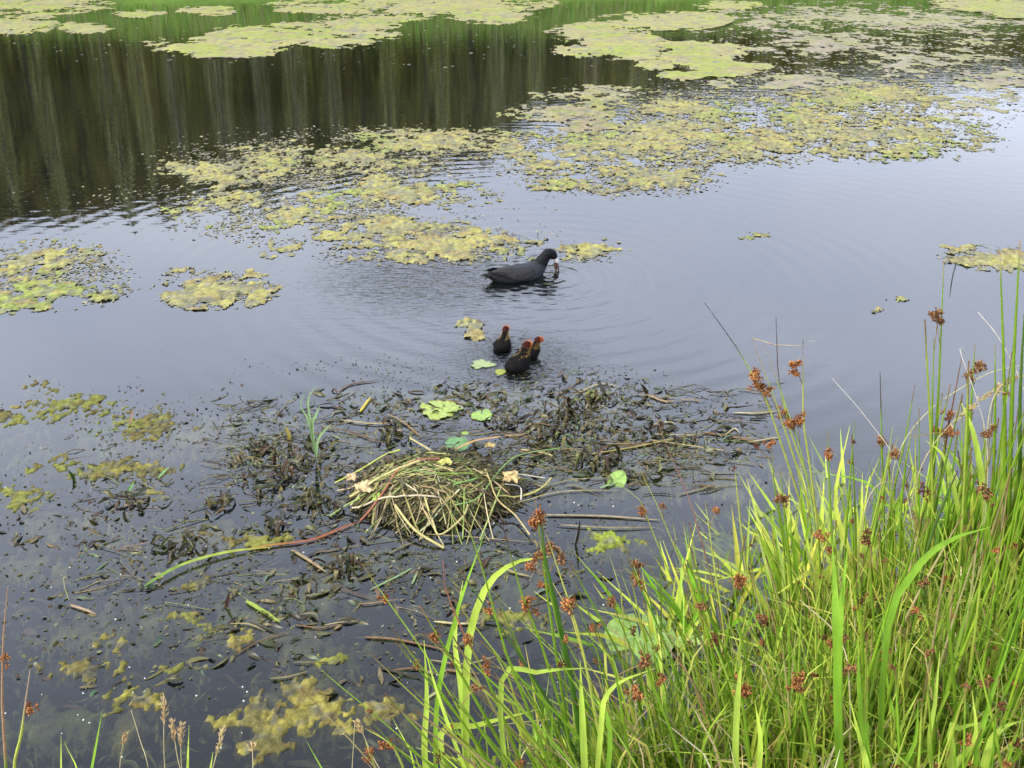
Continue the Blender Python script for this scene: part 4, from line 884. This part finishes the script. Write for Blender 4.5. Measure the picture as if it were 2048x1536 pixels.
RT = [ # base, points up the stem, radius, colour, tip colour, tip share, heads, label
 ((1008,640), [(1008,560),(1012,400),(1020,240)], .0042, SG, (.5,.3,.2), .985, [], 'tallest thick green rush at the right edge with a cut pale tip'),
 ((1004,640), [(1005,520),(1004,380),(1000,254)], .0036, SG, (.6,.4,.3), .985, [], 'tall green rush just left of the tallest with a whitish tip'),
 ((1018,640), [(1020,500),(1020,400),(1026,290)], .0036, (.08,.17,.02), (.3,.2,.1), .98, [], 'tall dark green rush half out of frame at the right edge'),
 ((930,620), [(932,500),(938,400),(944,261)], .0030, SG, (.4,.3,.15), .985, [(935,313,'b',.9),(941,321,'b',.8)], 'tall rush with brown flowers hanging left well below its tip'),
 ((936,620), [(931,500),(932,420),(934,338)], .0026, SG, (.3,.3,.1), .985, [(938,318,'b',.6)], 'rush ending just under the high brown flowers'),
 ((955,630), [(962,500),(970,420),(975,344)], .0032, SG, (.35,.25,.15), .96, [(980,367,'b',1.1),(969,377,'b',.9)], 'rush with brown flower clusters either side near its thick tip'),
 ((985,640), [(992,500),(995,420),(995,345)], .0028, SG, (.4,.3,.2), .98, [], 'plain green rush right of the twin-clustered one'),
 ((918,620), [(940,480),(948,430),(962,356)], .0026, (.16,.22,.06), (.26,.11,.05), .5, [(940,430,'o',1.2),(948,415,'o',.9)], 'rush with a long reddish tip leaning right'),
 ((818,620), [(800,500),(765,395),(735,345),(705,303)], .0026, SY, (.07,.05,.04), .84, [(758,374,'o',1.15),(763,387,'o',1.15),(755,383,'o',.9)], 'pale rush leaning far left with a black tip and a large brown flower cluster'),
 ((822,620), [(808,500),(775,400),(760,360),(752,338)], .0026, SY, (.45,.34,.22), .86, [(768,392,'o',.9)], 'pale rush whose top is folded over to the right'),
 ((826,620), [(815,500),(790,430),(778,380),(776,317)], .0024, SY, (.10,.06,.05), .78, [(783,413,'o',1.0),(786,420,'o',1.0)], 'pale rush with a thin dark wavering tip'),
 ((830,620), [(812,480),(803,420),(803,350),(803,336),(812,331),(815,342)], .0026, SY, (.45,.36,.26), .84, [(795,366,'o',1.15),(797,372,'o',.8)], 'pale rush with a hooked dry top and one brown cluster at its left'),
 ((824,630), [(812,500),(798,440),(775,375),(764,345)], .0024, SBG, (.4,.3,.2), .9, [(790,424,'o',.9),(797,418,'o',1.1),(795,426,'o',.9)], 'pale rush carrying the lower brown cluster'),
 ((885,620), [(884,520),(882,450),(880,372)], .0024, SG, (.10,.06,.05), .84, [(882,442,'b',.95)], 'rush with a narrow dark tip on open water right of the pale group'),
 ((890,630), [(890,520),(905,440),(915,385)], .0022, SG, (.2,.1,.06), .88, [], 'slim rush with a reddish tip leaning right'),
 ((850,650), [(845,560),(850,480),(855,420)], .0022, SG, (.3,.2,.1), .95, [(853,442,'d',.6)], 'short rush with a small dark red bud at its top'),
 ((900,690), [(925,560),(945,500),(958,470)], .003, (.08,.15,.03), (.10,.06,.05), .85, [(925,492,'d',1.1)], 'rush with a dark red ball of flowers'),
 ((905,660), [(900,540),(905,470),(912,430)], .0024, SG, (.4,.3,.2), .95, [(950,432,'o',.9),(895,455,'b',.8)], 'rush in front of the dry seed heads with orange flowers'),
 ((790,660), [(785,560),(775,490),(772,455)], .0022, SG, (.3,.2,.1), .95, [(770,443,'o',.7),(755,447,'d',.8)], 'rush with two small flower buds, one dark one orange'),
 ((760,660), [(745,560),(738,500),(735,470)], .0022, SY, (.3,.2,.1), .95, [(734,469,'d',.75)], 'rush with a round dark brown bud among pale grass tips'),
 ((850,690), [(835,580),(830,500),(828,430)], .0024, SG, (.35,.2,.1), .93, [(829,454,'o',.8)], 'rush with a small orange-brown head over the pale grass'),
 ((800,690), [(792,590),(785,520),(780,470)], .0026, SG, (.3,.2,.1), .95, [(783,498,'b',1.15)], 'rush with a large brown head among the pale grass'),
 ((735,690), [(715,590),(690,500),(660,430),(655,412)], .0018, (.35,.28,.14), (.38,.2,.15), .5, [(752,545,'d',.5)], 'thin pinkish dry stalk leaning left over the water'),
 ((700,680), [(680,600),(660,550),(640,500),(612,478)], .0018, SY, (.3,.25,.1), .95, [(643,513,'o',.9),(641,507,'o',.6)], 'thin yellow stem reaching left towards the water with an orange tuft'),
 ((720,700), [(700,610),(680,560),(655,500),(640,470)], .0018, SY, (.3,.25,.1), .95, [(662,506,'b',.7)], 'thin yellow stem parallel to the first with a brown tuft'),
 ((595,840), [(575,700),(555,600),(545,560),(540,505)], .0048, (.07,.17,.02), (.34,.15,.08), .93, [(538,518,'o',1.1),(540,512,'d',.8),(536,524,'o',.8)], 'thick dark green rush in the centre with a reddish head at its top'),
 ((585,830), [(560,680),(548,600),(543,560),(535,500)], .0026, SG, (.3,.2,.1), .95, [(537,556,'b',1.0),(550,549,'b',.8),(560,557,'b',.9)], 'rush with a row of brown flowers spreading right below the thick one'),
 ((600,820), [(570,680),(552,600),(542,570)], .0024, SG, (.3,.2,.1), .95, [(533,567,'o',1.0),(539,584,'o',.7),(545,586,'o',.5)], 'rush with drooping orange flowers left of the thick stem'),
 ((590,850), [(565,720),(540,640),(520,590),(500,515)], .0022, SG, (.10,.06,.05), .9, [(529,605,'o',1.3)], 'rush crowned by the roundest orange flower ball'),
 ((625,850), [(600,740),(585,660),(575,620),(545,530)], .0022, SY, (.3,.2,.1), .95, [(572,606,'o',1.15),(566,640,'o',.6)], 'rush with a frayed orange and straw head'),
 ((555,860), [(510,760),(470,690),(440,640),(420,606)], .0026, SG, (.40,.16,.06), .93, [(433,638,'o',1.0)], 'long rush leaning left with an oblong orange head'),
 ((560,860), [(520,760),(488,680),(462,630),(445,590),(443,560)], .0022, SG, (.40,.17,.10), .72, [(469,641,'o',1.05)], 'rush with a curved red-brown tip above an orange head'),
 ((620,840), [(560,720),(510,640),(480,600),(460,570)], .0024, (.07,.15,.03), (.25,.15,.05), .96, [(489,609,'o',.8)], 'dark straight rush leaning left across the others with a small head'),
 ((590,870), [(540,740),(505,650),(480,560),(462,510)], .0022, SG, (.3,.15,.08), .93, [(487,672,'o',.9),(485,664,'o',.6)], 'rush with a small orange head below the crossing stems'),
 ((560,880), [(520,790),(480,730),(450,690)], .0022, SG, (.3,.2,.1), .95, [(476,688,'b',.7)], 'short rush with a tiny brown head near the bottom centre'),
 ((650,860), [(630,760),(620,700),(610,640)], .0024, SG, (.3,.2,.1), .95, [(635,694,'o',1.1),(645,664,'o',.9)], 'rush with two orange-brown heads near the big lily leaf'),
 ((700,860), [(680,760),(655,690),(640,640)], .0024, SG, (.3,.2,.1), .95, [(660,680,'o',.9),(645,660,'b',.9)], 'rush leaning left in front of the big lily leaf'),
 ((830,860), [(815,760),(800,690),(790,640)], .0028, SG, (.3,.2,.1), .95, [(800,679,'o',1.3),(796,688,'o',1.0)], 'rush with the large pale brown head low in the thick grass'),
 ((760,850), [(750,760),(742,700),(735,650)], .0026, SG, (.3,.2,.1), .95, [(740,689,'o',1.25),(746,692,'o',.9)], 'rush with a broad orange head low in the grass left of the pale one'),
 ((735,800), [(720,700),(705,620),(690,560)], .0026, SG, (.3,.2,.1), .95, [(701,607,'b',.8),(713,640,'b',.8)], 'rush with two small brown heads in the middle of the bank'),
 ((770,790), [(755,700),(742,640),(730,560)], .0026, SG, (.3,.2,.1), .95, [(739,582,'o',1.0),(760,618,'b',.8)], 'rush with an orange-brown head over the wide blades'),
 ((880,790), [(865,700),(862,640),(858,560)], .0028, SG, (.3,.2,.1), .95, [(861,600,'d',.8)], 'rush with a small dark brown head right of the tall forked blade'),
 ((850,760), [(842,660),(838,600),(835,520)], .0026, SG, (.3,.2,.1), .95, [(821,535,'o',.75),(831,550,'o',.5)], 'rush with a faint orange head in the upper grass'),
 ((900,760), [(880,660),(872,600),(868,520)], .0026, SG, (.3,.2,.1), .95, [(866,531,'d',.8),(868,540,'d',.9),(861,556,'d',.5)], 'rush with two blackish heads close together'),
 ((690,660), [(685,600),(680,560),(672,520)], .002, SY, (.3,.2,.1), .95, [(681,548,'d',.6)], 'rush with a dark bud low in the pale left grass'),
 ((700,700), [(670,640),(645,590),(630,555)], .002, SG, (.3,.2,.1), .95, [(638,564,'b',1.0),(635,575,'b',.8)], 'rush leaning left over the water with a twin brown head'),
 ((735,730), [(725,640),(715,570),(705,500)], .0022, SY, (.3,.2,.1), .95, [(717,510,'o',.7),(700,590,'b',.7)], 'rush with a thin orange head on a yellow stem'),
 ((960,800), [(955,700),(950,640),(945,590)], .0028, SG, (.3,.2,.1), .95, [(914,613,'o',.8)], 'rush with a light orange head at the right of the bank'),
 ((1010,720), [(1000,620),(990,540),(985,470)], .0028, SG, (.3,.2,.1), .95, [(985,491,'b',.8),(990,432,'b',.7)], 'rush with brown heads at the right edge below the tallest stems'),
 ((27,900), [(8,800),(2,700),(3,640),(8,586)], .0028, SG, (.42,.26,.14), .42, [(3,659,'o',1.0)], 'brown-tipped rush at the very left edge'),
 ((40,920), [(15,790),(22,730),(30,670)], .0026, SY, (.45,.34,.2), .72, [(31,708,'o',.95)], 'rush with an orange head in the bottom left corner'),
 ((400,900), [(385,800),(372,760),(365,740)], .0018, SY, (.3,.2,.1), .95, [(368,757,'o',.9),(372,751,'o',.6)], 'lowest short rush at the left foot of the clump with a red head'),
 ((420,890), [(410,800),(395,750),(365,728)], .0018, SY, (.3,.25,.1), .95, [(387,745,'o',.9)], 'low thin rush with an orange and yellow head by the bottom edge'),
]
for (b, pts, r, c, tp, ta, hd, lab) in RT:
    rush(b, pts, r, c, lab, hd, tp, ta, group='rushes with flower heads on the near bank')
# folded dry top of a pale rush
def blade_obj(t, base, pts, w, col, tipc=None, ly=(0, 0, 0), n=12, fold=.16, name='leaf'):
    W = [np.zeros(3)-[0, 0, .01]]+[onY(a, b_, base[1]+(ly[i] if i < len(ly) else ly[-1]))-base for i, (a, b_) in enumerate(pts)]
    p = spline(W, n); c = grad(n, [(0, np.array(col)*.75), (.4, col), (.85, np.array(col)*1.1), (1, tipc or np.array(col)*1.1)])
    mb = MB(); strip(mb, p, bladew(n, w), c, fold=fold, face=(rs.uniform(-.5, .3), -.75, .6)); return mb.obj(name, 'blade', t)
BG, PG, YG = (.23, .42, .035), (.44, .58, .08), (.60, .66, .10)
def plant(base, leaves, label, group='broad-leaved grasses on the near bank'):
    b = G(*base); t = thing('grass_plant', b, label, 'grass', group)
    for pts, w, col, *tp in leaves:
        w *= .68 if base[1] > 800 else .85
        blade_obj(t, b, pts, w, col, tp[0] if tp else None, ly=(.02, .05, .08, .1))
    return t
plant((470,860), [([(466,680),(480,600),(510,565),(552,556)], .017, PG), ([(462,700),(455,640),(463,580)], .013, PG), ([(440,740),(478,725),(540,709)], .016, PG)], 'grass with a wide pale leaf arching right under the orange rush heads')
plant((440,860), [([(436,720),(455,620),(485,532)], .012, BG), ([(425,760),(427,700),(424,640)], .015, PG)], 'grass with the tall narrow upright leaf left of the arching one')
plant((520,880), [([(500,690),(540,672),(590,668)], .012, PG), ([(470,780),(440,700),(425,650)], .010, PG)], 'grass with a leaf arching flat to the right through the rushes')
plant((590,880), [([(583,740),(580,660)], .017, PG), ([(600,740),(610,690),(655,668)], .012, PG), ([(610,740),(590,690)], .012, BG)], 'grass with two broad upright leaves at the bottom centre')
plant((845,880), [([(838,700),(840,620),(848,545)], .019, BG), ([(836,640),(835,590),(832,540)], .014, BG), ([(870,800),(860,700),(858,640)], .015, BG)], 'tall grass with a forked wide dark-green blade in the middle of the bank')
plant((880,840), [([(885,640),(915,570),(950,540),(991,527)], .017, BG), ([(905,770),(888,690),(882,600)], .008, BG)], 'grass with a long blade arching right across the rushes')
plant((740,880), [([(735,760),(738,690),(742,660)], .016, PG), ([(760,760),(755,700)], .013, PG)], 'low grass with two blades at the bottom right of centre')
plant((960,880), [([(950,740),(960,728),(985,722)], .014, PG), ([(985,760),(1000,730),(1024,720)], .015, PG), ([(930,760),(935,700),(940,650)], .012, PG), ([(975,760),(990,700),(1020,610)], .014, BG), ([(950,780),(975,740),(972,690)], .014, PG)], 'tuft of wide bright blades in the bottom right corner')
plant((885,880), [([(870,780),(860,740),(850,700)], .012, PG), ([(900,780),(915,740),(918,700)], .012, BG)], 'tuft of bright blades left of the corner tuft')
plant((64,900), [([(62,800),(61,735)], .012, PG), ([(90,780),(102,712)], .012, BG), ([(80,790),(64,741)], .006, PG)], 'three-bladed grass at the bottom left')
plant((190,900), [([(188,790),(189,725)], .010, PG), ([(206,800),(213,752)], .010, PG)], 'small pale grass between the bottom-left seed heads')
plant((860,650), [([(865,560),(880,500),(893,425)], .014, PG), ([(850,560),(835,500),(850,425)], .014, YG)], 'grass with two tall light blades standing against the open water')
plant((985,650), [([(985,520),(975,440),(960,400)], .016, PG), ([(1000,500),(1003,420),(1010,380)], .012, PG), ([(960,520),(945,460),(925,440)], .012, PG)], 'grass with broad light blades among the tallest rushes')
# pale plants spilling over the water
USED = set()
def beside(what, px, py):
    for d, b_, lab in sorted((math.hypot(b0[0][0]-px, b0[0][1]-py), 0, b0[7]) for b0 in RT):
        for rel in ('at the foot of the', 'close beside the', 'just behind the'):
            w = what+' '+rel+' '+lab
            if w not in USED and len(w.split()) <= 17 or (len(w.split()) > 17 and ' '.join(w.split()[:16]) not in USED and False):
                USED.add(w); return ' '.join(w.split()[:16])
    return what+' on the bank'
def fan(base, n, up, spread, lean, w, cols, lab, grp):
    b = G(*base); t = thing('grass_plant', b, lab, 'grass', grp)
    for k in range(n):
        a = lean+rs.normal(0, spread); h = up*rs.uniform(.55, 1.1); mb = MB(); side = rs.normal(0, .10)
        tip = np.array([math.sin(a)*h, side+.05, math.cos(a)*h]); mid = tip*.52+np.array([-math.sin(a)*.015, 0, rs.uniform(.0, .05)*h/.3])
        if rs.rand() < .22: tip[2] -= h*.3; tip[0] *= 1.25
        c = jit(cols[rs.randint(len(cols))], .2); p = spline([(rs.normal(0, .012), rs.normal(0, .012), -.01), mid, tip], 9)
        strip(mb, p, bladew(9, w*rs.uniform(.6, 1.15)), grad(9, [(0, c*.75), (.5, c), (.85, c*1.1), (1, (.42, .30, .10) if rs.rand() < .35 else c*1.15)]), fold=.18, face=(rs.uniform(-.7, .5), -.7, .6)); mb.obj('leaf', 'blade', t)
for k in range(54):
    px = rs.uniform(655, 860); py = np.interp(px, [660, 850], [680, 605])+rs.uniform(-34, 36)
    fan((px, py), rs.randint(8, 13), .41, .36, -.38+.0016*(px-668), .0125, [PG, YG, YG, (.42, .50, .12), BG], beside('pale grass plant', px, py), 'pale grasses along the water')
for k in range(22):
    px = rs.uniform(850, 1030); py = rs.uniform(585, 650)
    fan((px, py), rs.randint(6, 10), .38, .24, rs.uniform(-.15, .1), .012, [BG, PG, (.18, .34, .05)], beside('mid green grass plant', px, py), 'green grasses at the right of the bank')
for k in range(10):
    px, py = 640+36*k+rs.uniform(-15, 15), rs.uniform(760, 860)
    fan((px, py), 5, .22, .4, rs.uniform(-.2, .3), .011, [BG, PG], beside('low broad-leaved grass plant', px, py), 'low grasses near the bottom of the bank')

# clumps of plain rush stems
CLP = [((1000,650),46,.70,.0033,.02,'tall dense clump of plain green rushes at the right edge'),((960,640),36,.58,.003,.0,'plain rush clump left of the tall dense one'),
 ((915,640),32,.48,.0028,-.05,'plain rush clump behind the dry seed heads'),((860,665),30,.36,.0026,-.08,'plain rush clump in the middle distance of the bank'),
 ((800,690),30,.34,.0025,-.16,'plain rush clump among the pale grasses'),((740,720),26,.34,.0024,-.28,'left-leaning rush clump at the edge of the pale grasses'),
 ((900,760),36,.42,.003,.0,'plain rush clump in the centre of the bank'),((990,770),40,.46,.003,.03,'plain rush clump low at the right edge'),
 ((820,800),34,.40,.0026,-.10,'plain rush clump low in the centre of the bank'),((690,800),30,.44,.0024,-.34,'left-leaning rush clump at the bottom centre'),
 ((600,850),26,.46,.0023,-.48,'strongly left-leaning rush clump by the water at the bottom'),((520,870),18,.42,.0022,-.50,'leftmost left-leaning rush clump at the bottom edge'),
 ((930,880),34,.34,.0026,-.05,'short rush clump in the bottom right'),
 ((1030,680),44,.62,.0034,.0,'rush clump partly outside the right edge'),((880,630),30,.36,.0026,-.02,'rush clump standing at the water line right of the pale leaning rushes'),((770,660),24,.30,.0022,-.2,'thin rush clump at the foot of the pale leaning rushes')]
def stem_path(x, y, h, a, side, z):
    tip = np.array([math.sin(a)*h, side, math.cos(a)*h])
    return spline([(x, y, z-.02), np.array([x, y, z])+tip*.5+[-.012*math.sin(a)*3, 0, .01], np.array([x, y, z])+tip], 9)
for (bp_, n, h, r, lean, lab) in CLP:
    b = G(*bp_); t = thing('rush_clump', b, lab, 'rushes', 'plain rush clumps on the near bank')
    for k in range(n):
        x, y = rs.normal(0, .085), rs.normal(0, .065); z = float(ground(b[0]+x, b[1]+y))-b[2]
        col = jit([SG, (.16, .30, .02), (.27, .42, .035), (.40, .50, .07)][rs.randint(4)], .2); dry = rs.rand() < .2
        if dry: col = jit((.42, .34, .16), .2)
        p = stem_path(x, y, h*1.22*rs.uniform(.55, 1.08), lean+rs.normal(0, .10), rs.normal(0, .05), z); mb = MB()
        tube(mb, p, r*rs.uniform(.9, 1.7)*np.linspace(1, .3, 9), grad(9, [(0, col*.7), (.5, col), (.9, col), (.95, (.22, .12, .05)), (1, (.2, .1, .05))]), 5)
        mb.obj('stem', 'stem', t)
        if rs.rand() < .30 and not dry:
            u = rs.randint(5, 8); o = bpy.data.objects.new('flower_head', random.choice(FL[random.choice('oobbd')])); COL.objects.link(o); o.parent = t
            o.location = p[u]+rs.normal(0, .003, 3); o.scale = (rs.uniform(.45, 1.0),)*3; o.rotation_euler = tuple(rs.uniform(0, 6.28, 3))

# dense low grass and dead straw of the bank
mb = MB()
def undergrow(n, xr, yr, tmin, hlo, hhi, wlo, whi, cols, lean=-.08, sp_=.3, dens=None):
    for k in range(n):
        x, y = rs.uniform(*xr), rs.uniform(*yr); t_ = float(shore_t(x, y))
        if t_ < tmin+abs(rs.normal(0, .05)) or t_ > 1.5: continue
        px, py = proj(x, y, .15)
        if px < -200 or px > 1500: continue
        d = np.interp(px, [200, 400, 560, 660, 1100], [.03, .15, .6, 1, 1])
        if rs.rand() > d: continue
        z = float(ground(x, y)); h = rs.uniform(hlo, hhi); a = lean+rs.normal(0, sp_); c = jit(cols[rs.randint(len(cols))], .25)
        tip = np.array([math.sin(a)*h, rs.normal(0, .25)*h, math.cos(a)*h]); b0 = np.array([x, y, z-.01])
        p = np.array([b0, b0+tip*.35+[0, 0, .02*h], b0+tip*.72+[0, 0, .03*h], b0+tip*[1.15, 1.15, rs.uniform(.75, 1)]])
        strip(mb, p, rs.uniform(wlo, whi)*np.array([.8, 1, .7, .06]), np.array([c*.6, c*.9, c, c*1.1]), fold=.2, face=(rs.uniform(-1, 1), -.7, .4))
G1 = [(.15, .26, .025), (.25, .38, .035), (.34, .48, .06), (.44, .56, .07), (.09, .16, .015), (.56, .60, .12)]
undergrow(13000, (-.3, 2.6), (.75, 2.9), .0, .12, .34, .003, .009, G1)
undergrow(7500, (.2, 2.6), (1.2, 2.9), .02, .22, .48, .002, .005, G1+[(.30, .38, .08)])
undergrow(7000, (-.3, 2.6), (.75, 2.9), .0, .08, .36, .0018, .005, [(.60, .50, .27), (.50, .38, .19), (.68, .60, .38), (.38, .25, .11)], sp_=.5)
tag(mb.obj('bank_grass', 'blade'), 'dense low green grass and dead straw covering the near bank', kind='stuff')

# dry grasses with seed heads
def seedgrass(base, pts, hl, label, r=.0011, droop=0, col=(.42, .36, .18), big=1.0):
    b = G(*base); W = [np.zeros(3)-[0, 0, .01]]+[onY(a, c, b[1]+.03*i)-b for i, (a, c) in enumerate(pts)]
    p = spline(W, 22); t = thing('seeding_grass', b, label, 'grass', 'dry grasses with seed heads')
    mb = MB(); tube(mb, p, np.linspace(r, r*.5, 22), grad(22, [(0, (.25, .3, .1)), (.5, col), (1, col)]), 5); mb.obj('stalk', 'straw', t)
    if hl:
        mb = MB(); L_ = np.r_[0, np.cumsum(np.linalg.norm(np.diff(p, axis=0), axis=1))]; tot = L_[-1]
        for k in range(int(46*big)):
            u = tot-hl*rs.rand(); q = np.array([np.interp(u, L_, p[:, i]) for i in range(3)]); f_ = (tot-u)/hl
            T = norm(p[-1]-p[-4]); d = norm(T+rs.normal(0, .38, 3)); l = .010*big**.5*rs.uniform(.7, 1.2); q = q+rs.normal(0, .0018, 3)*math.sin(math.pi*min(f_*.9+.1, 1))
            strip(mb, [q, q+d*l*.5, q+d*l], [.0012, .0032, .0004], jit((.48, .36, .18), .25), fold=.3, face=rs.normal(size=3))
        mb.obj('seed_head', 'seed', t)
seedgrass((165,900), [(166,800),(164,750),(164,698)], .055, 'straw-coloured seed head standing leftmost of the bottom-left group')
seedgrass((190,900), [(187,800),(178,760),(172,722)], .035, 'thin seed head leaning left beside the leftmost one')
seedgrass((195,900), [(192,800),(182,770),(181,725)], .04, 'short seed head in the middle of the bottom-left group')
seedgrass((200,900), [(207,800),(215,760),(224,728)], .045, 'seed head leaning right in the bottom-left group')
seedgrass((120,900), [(122,800),(120,765),(125,735)], .02, 'brown dry tip standing left of the seed heads')
seedgrass((160,900), [(150,780),(140,740),(131,710)], .0, 'bare straw stalk leaning left behind the seed heads')
seedgrass((255,900), [(252,790),(253,765),(252,747)], .006, 'short stalk with a white button tip at the bottom')
seedgrass((880,660), [(905,540),(920,470),(950,425),(1000,385)], .13, 'big drooping pale seed head bending right among the tall rushes', .0014, big=2.2)
seedgrass((880,640), [(890,500),(900,450),(930,410),(985,375),(1024,365)], 0, 'long thin pale stalk arching right behind the rushes', .0014, col=(.45, .45, .2))
seedgrass((980,660), [(985,480),(990,410),(1005,382),(1024,376)], .10, 'pinkish dry seed head at the right edge', .0012, big=1.6)
seedgrass((860,680), [(858,560),(868,500),(885,482),(905,490),(915,520)], .04, 'pale seed head drooping over in an arc', .0012)
seedgrass((965,660), [(985,520),(985,430),(960,350),(978,372)], 0, 'white dry stem folded back at its top', .0013, col=(.55, .5, .42))
seedgrass((1060,640), [(1050,480),(1024,390),(1000,340),(978,312)], 0, 'long white dry stem slanting left from the right edge', .0014, col=(.58, .52, .42))
seedgrass((945,660), [(920,560),(900,470),(868,420),(832,378)], 0, 'bare white dry stem slanting left beneath the high rushes', .0012, col=(.55, .5, .42))
seedgrass((850,830), [(850,700),(840,640),(800,600)], 0, 'bleached bent stalk in the centre of the bank', .0016, col=(.5, .42, .24))
seedgrass((405,900), [(392,800),(372,755),(358,722)], .02, 'greyish curled dry stalk left of the lowest rush', .0011)
seedgrass((345,900), [(350,800),(352,770),(355,720)], 0, 'bare straw stalk at the left foot of the clump', .001)
# fold of the bent rush
b = G(822, 620); mb = MB(); W = [onY(752, 338, b[1])-b, onY(775, 345, b[1]-.01)-b, onY(805, 346, b[1]-.02)-b]
tube(mb, W, [.0016, .0013, .0008], (.42, .33, .22), 5)
for o in list(COL.objects):
    if o.get('label', '').startswith('pale rush whose top is folded'): mb.obj('folded_tip', 'straw', o)
# young blades in the water behind the nest
t = thing('water_grass', P(316, 460), 'thin young green grass rising from the water behind the left of the nest', 'grass')
b = P(316, 460)
for pts, w in (([(312,430),(308,400),(316,386)], .007), ([(308,420),(300,405),(306,392)], .005), ([(312,425),(316,415),(320,405)], .010), ([(318,440),(325,430),(332,423)], .008)):
    W = [np.zeros(3)]+[onY(a, c, b[1])-b for a, c in pts]; mb = MB(); strip(mb, spline(W, 9), bladew(9, w), (.30, .44, .18), face=(0, -1, .4)); mb.obj('leaf', 'blade', t)
for (x0, y0, x1, y1, w, c, lab) in [(290,440,285,425,.010,(.45,.35,.08),'yellow and red stub of a reed rising left of the nest'),(128,425,133,409,.005,(.45,.25,.2),'pinkish pointed shoot standing out of an olive clump'),
   (126,492,134,482,.008,(.2,.4,.14),'short green blade standing in the brown left clump'),(155,478,169,467,.005,(.25,.45,.2),'thin bright green blade by the square olive clump'),(925,250,926,240,.006,DRK,'x'),
   (75,480,68,470,.010,(.03,.06,.01),'dark folded leaf standing in the left water with its reflection'),(648,395,640,383,.012,DRK,'small black triangular folded leaf above the pondweed'),(605,392,596,380,.014,(.12,.11,.09),'grey folded leaf above the pondweed'),
   (225,607,229,592,.008,(.08,.04,.03),'dark bent stalk standing in the lower left water'),(575,545,580,520,.006,DRK,'black bent twig standing in the water left of the mottled clump'),(585,525,578,518,.005,DRK,'y')]:
    if len(lab) < 3: continue
    b = P(x0, y0); q = onY(x1, y1, b[1])-b; mb = MB(); strip(mb, spline([(0, 0, -.01), q*.5+[.003, 0, 0], q], 7), bladew(7, w)+.001, c, face=(0, -1, .3)); tag(mb.obj('shoot', 'blade', loc=b), lab, 'shoot')
print('objects', len(COL.objects), 'tris', sum(len(o.data.loops)-2*len(o.data.polygons) for o in COL.objects if o.type == 'MESH'))
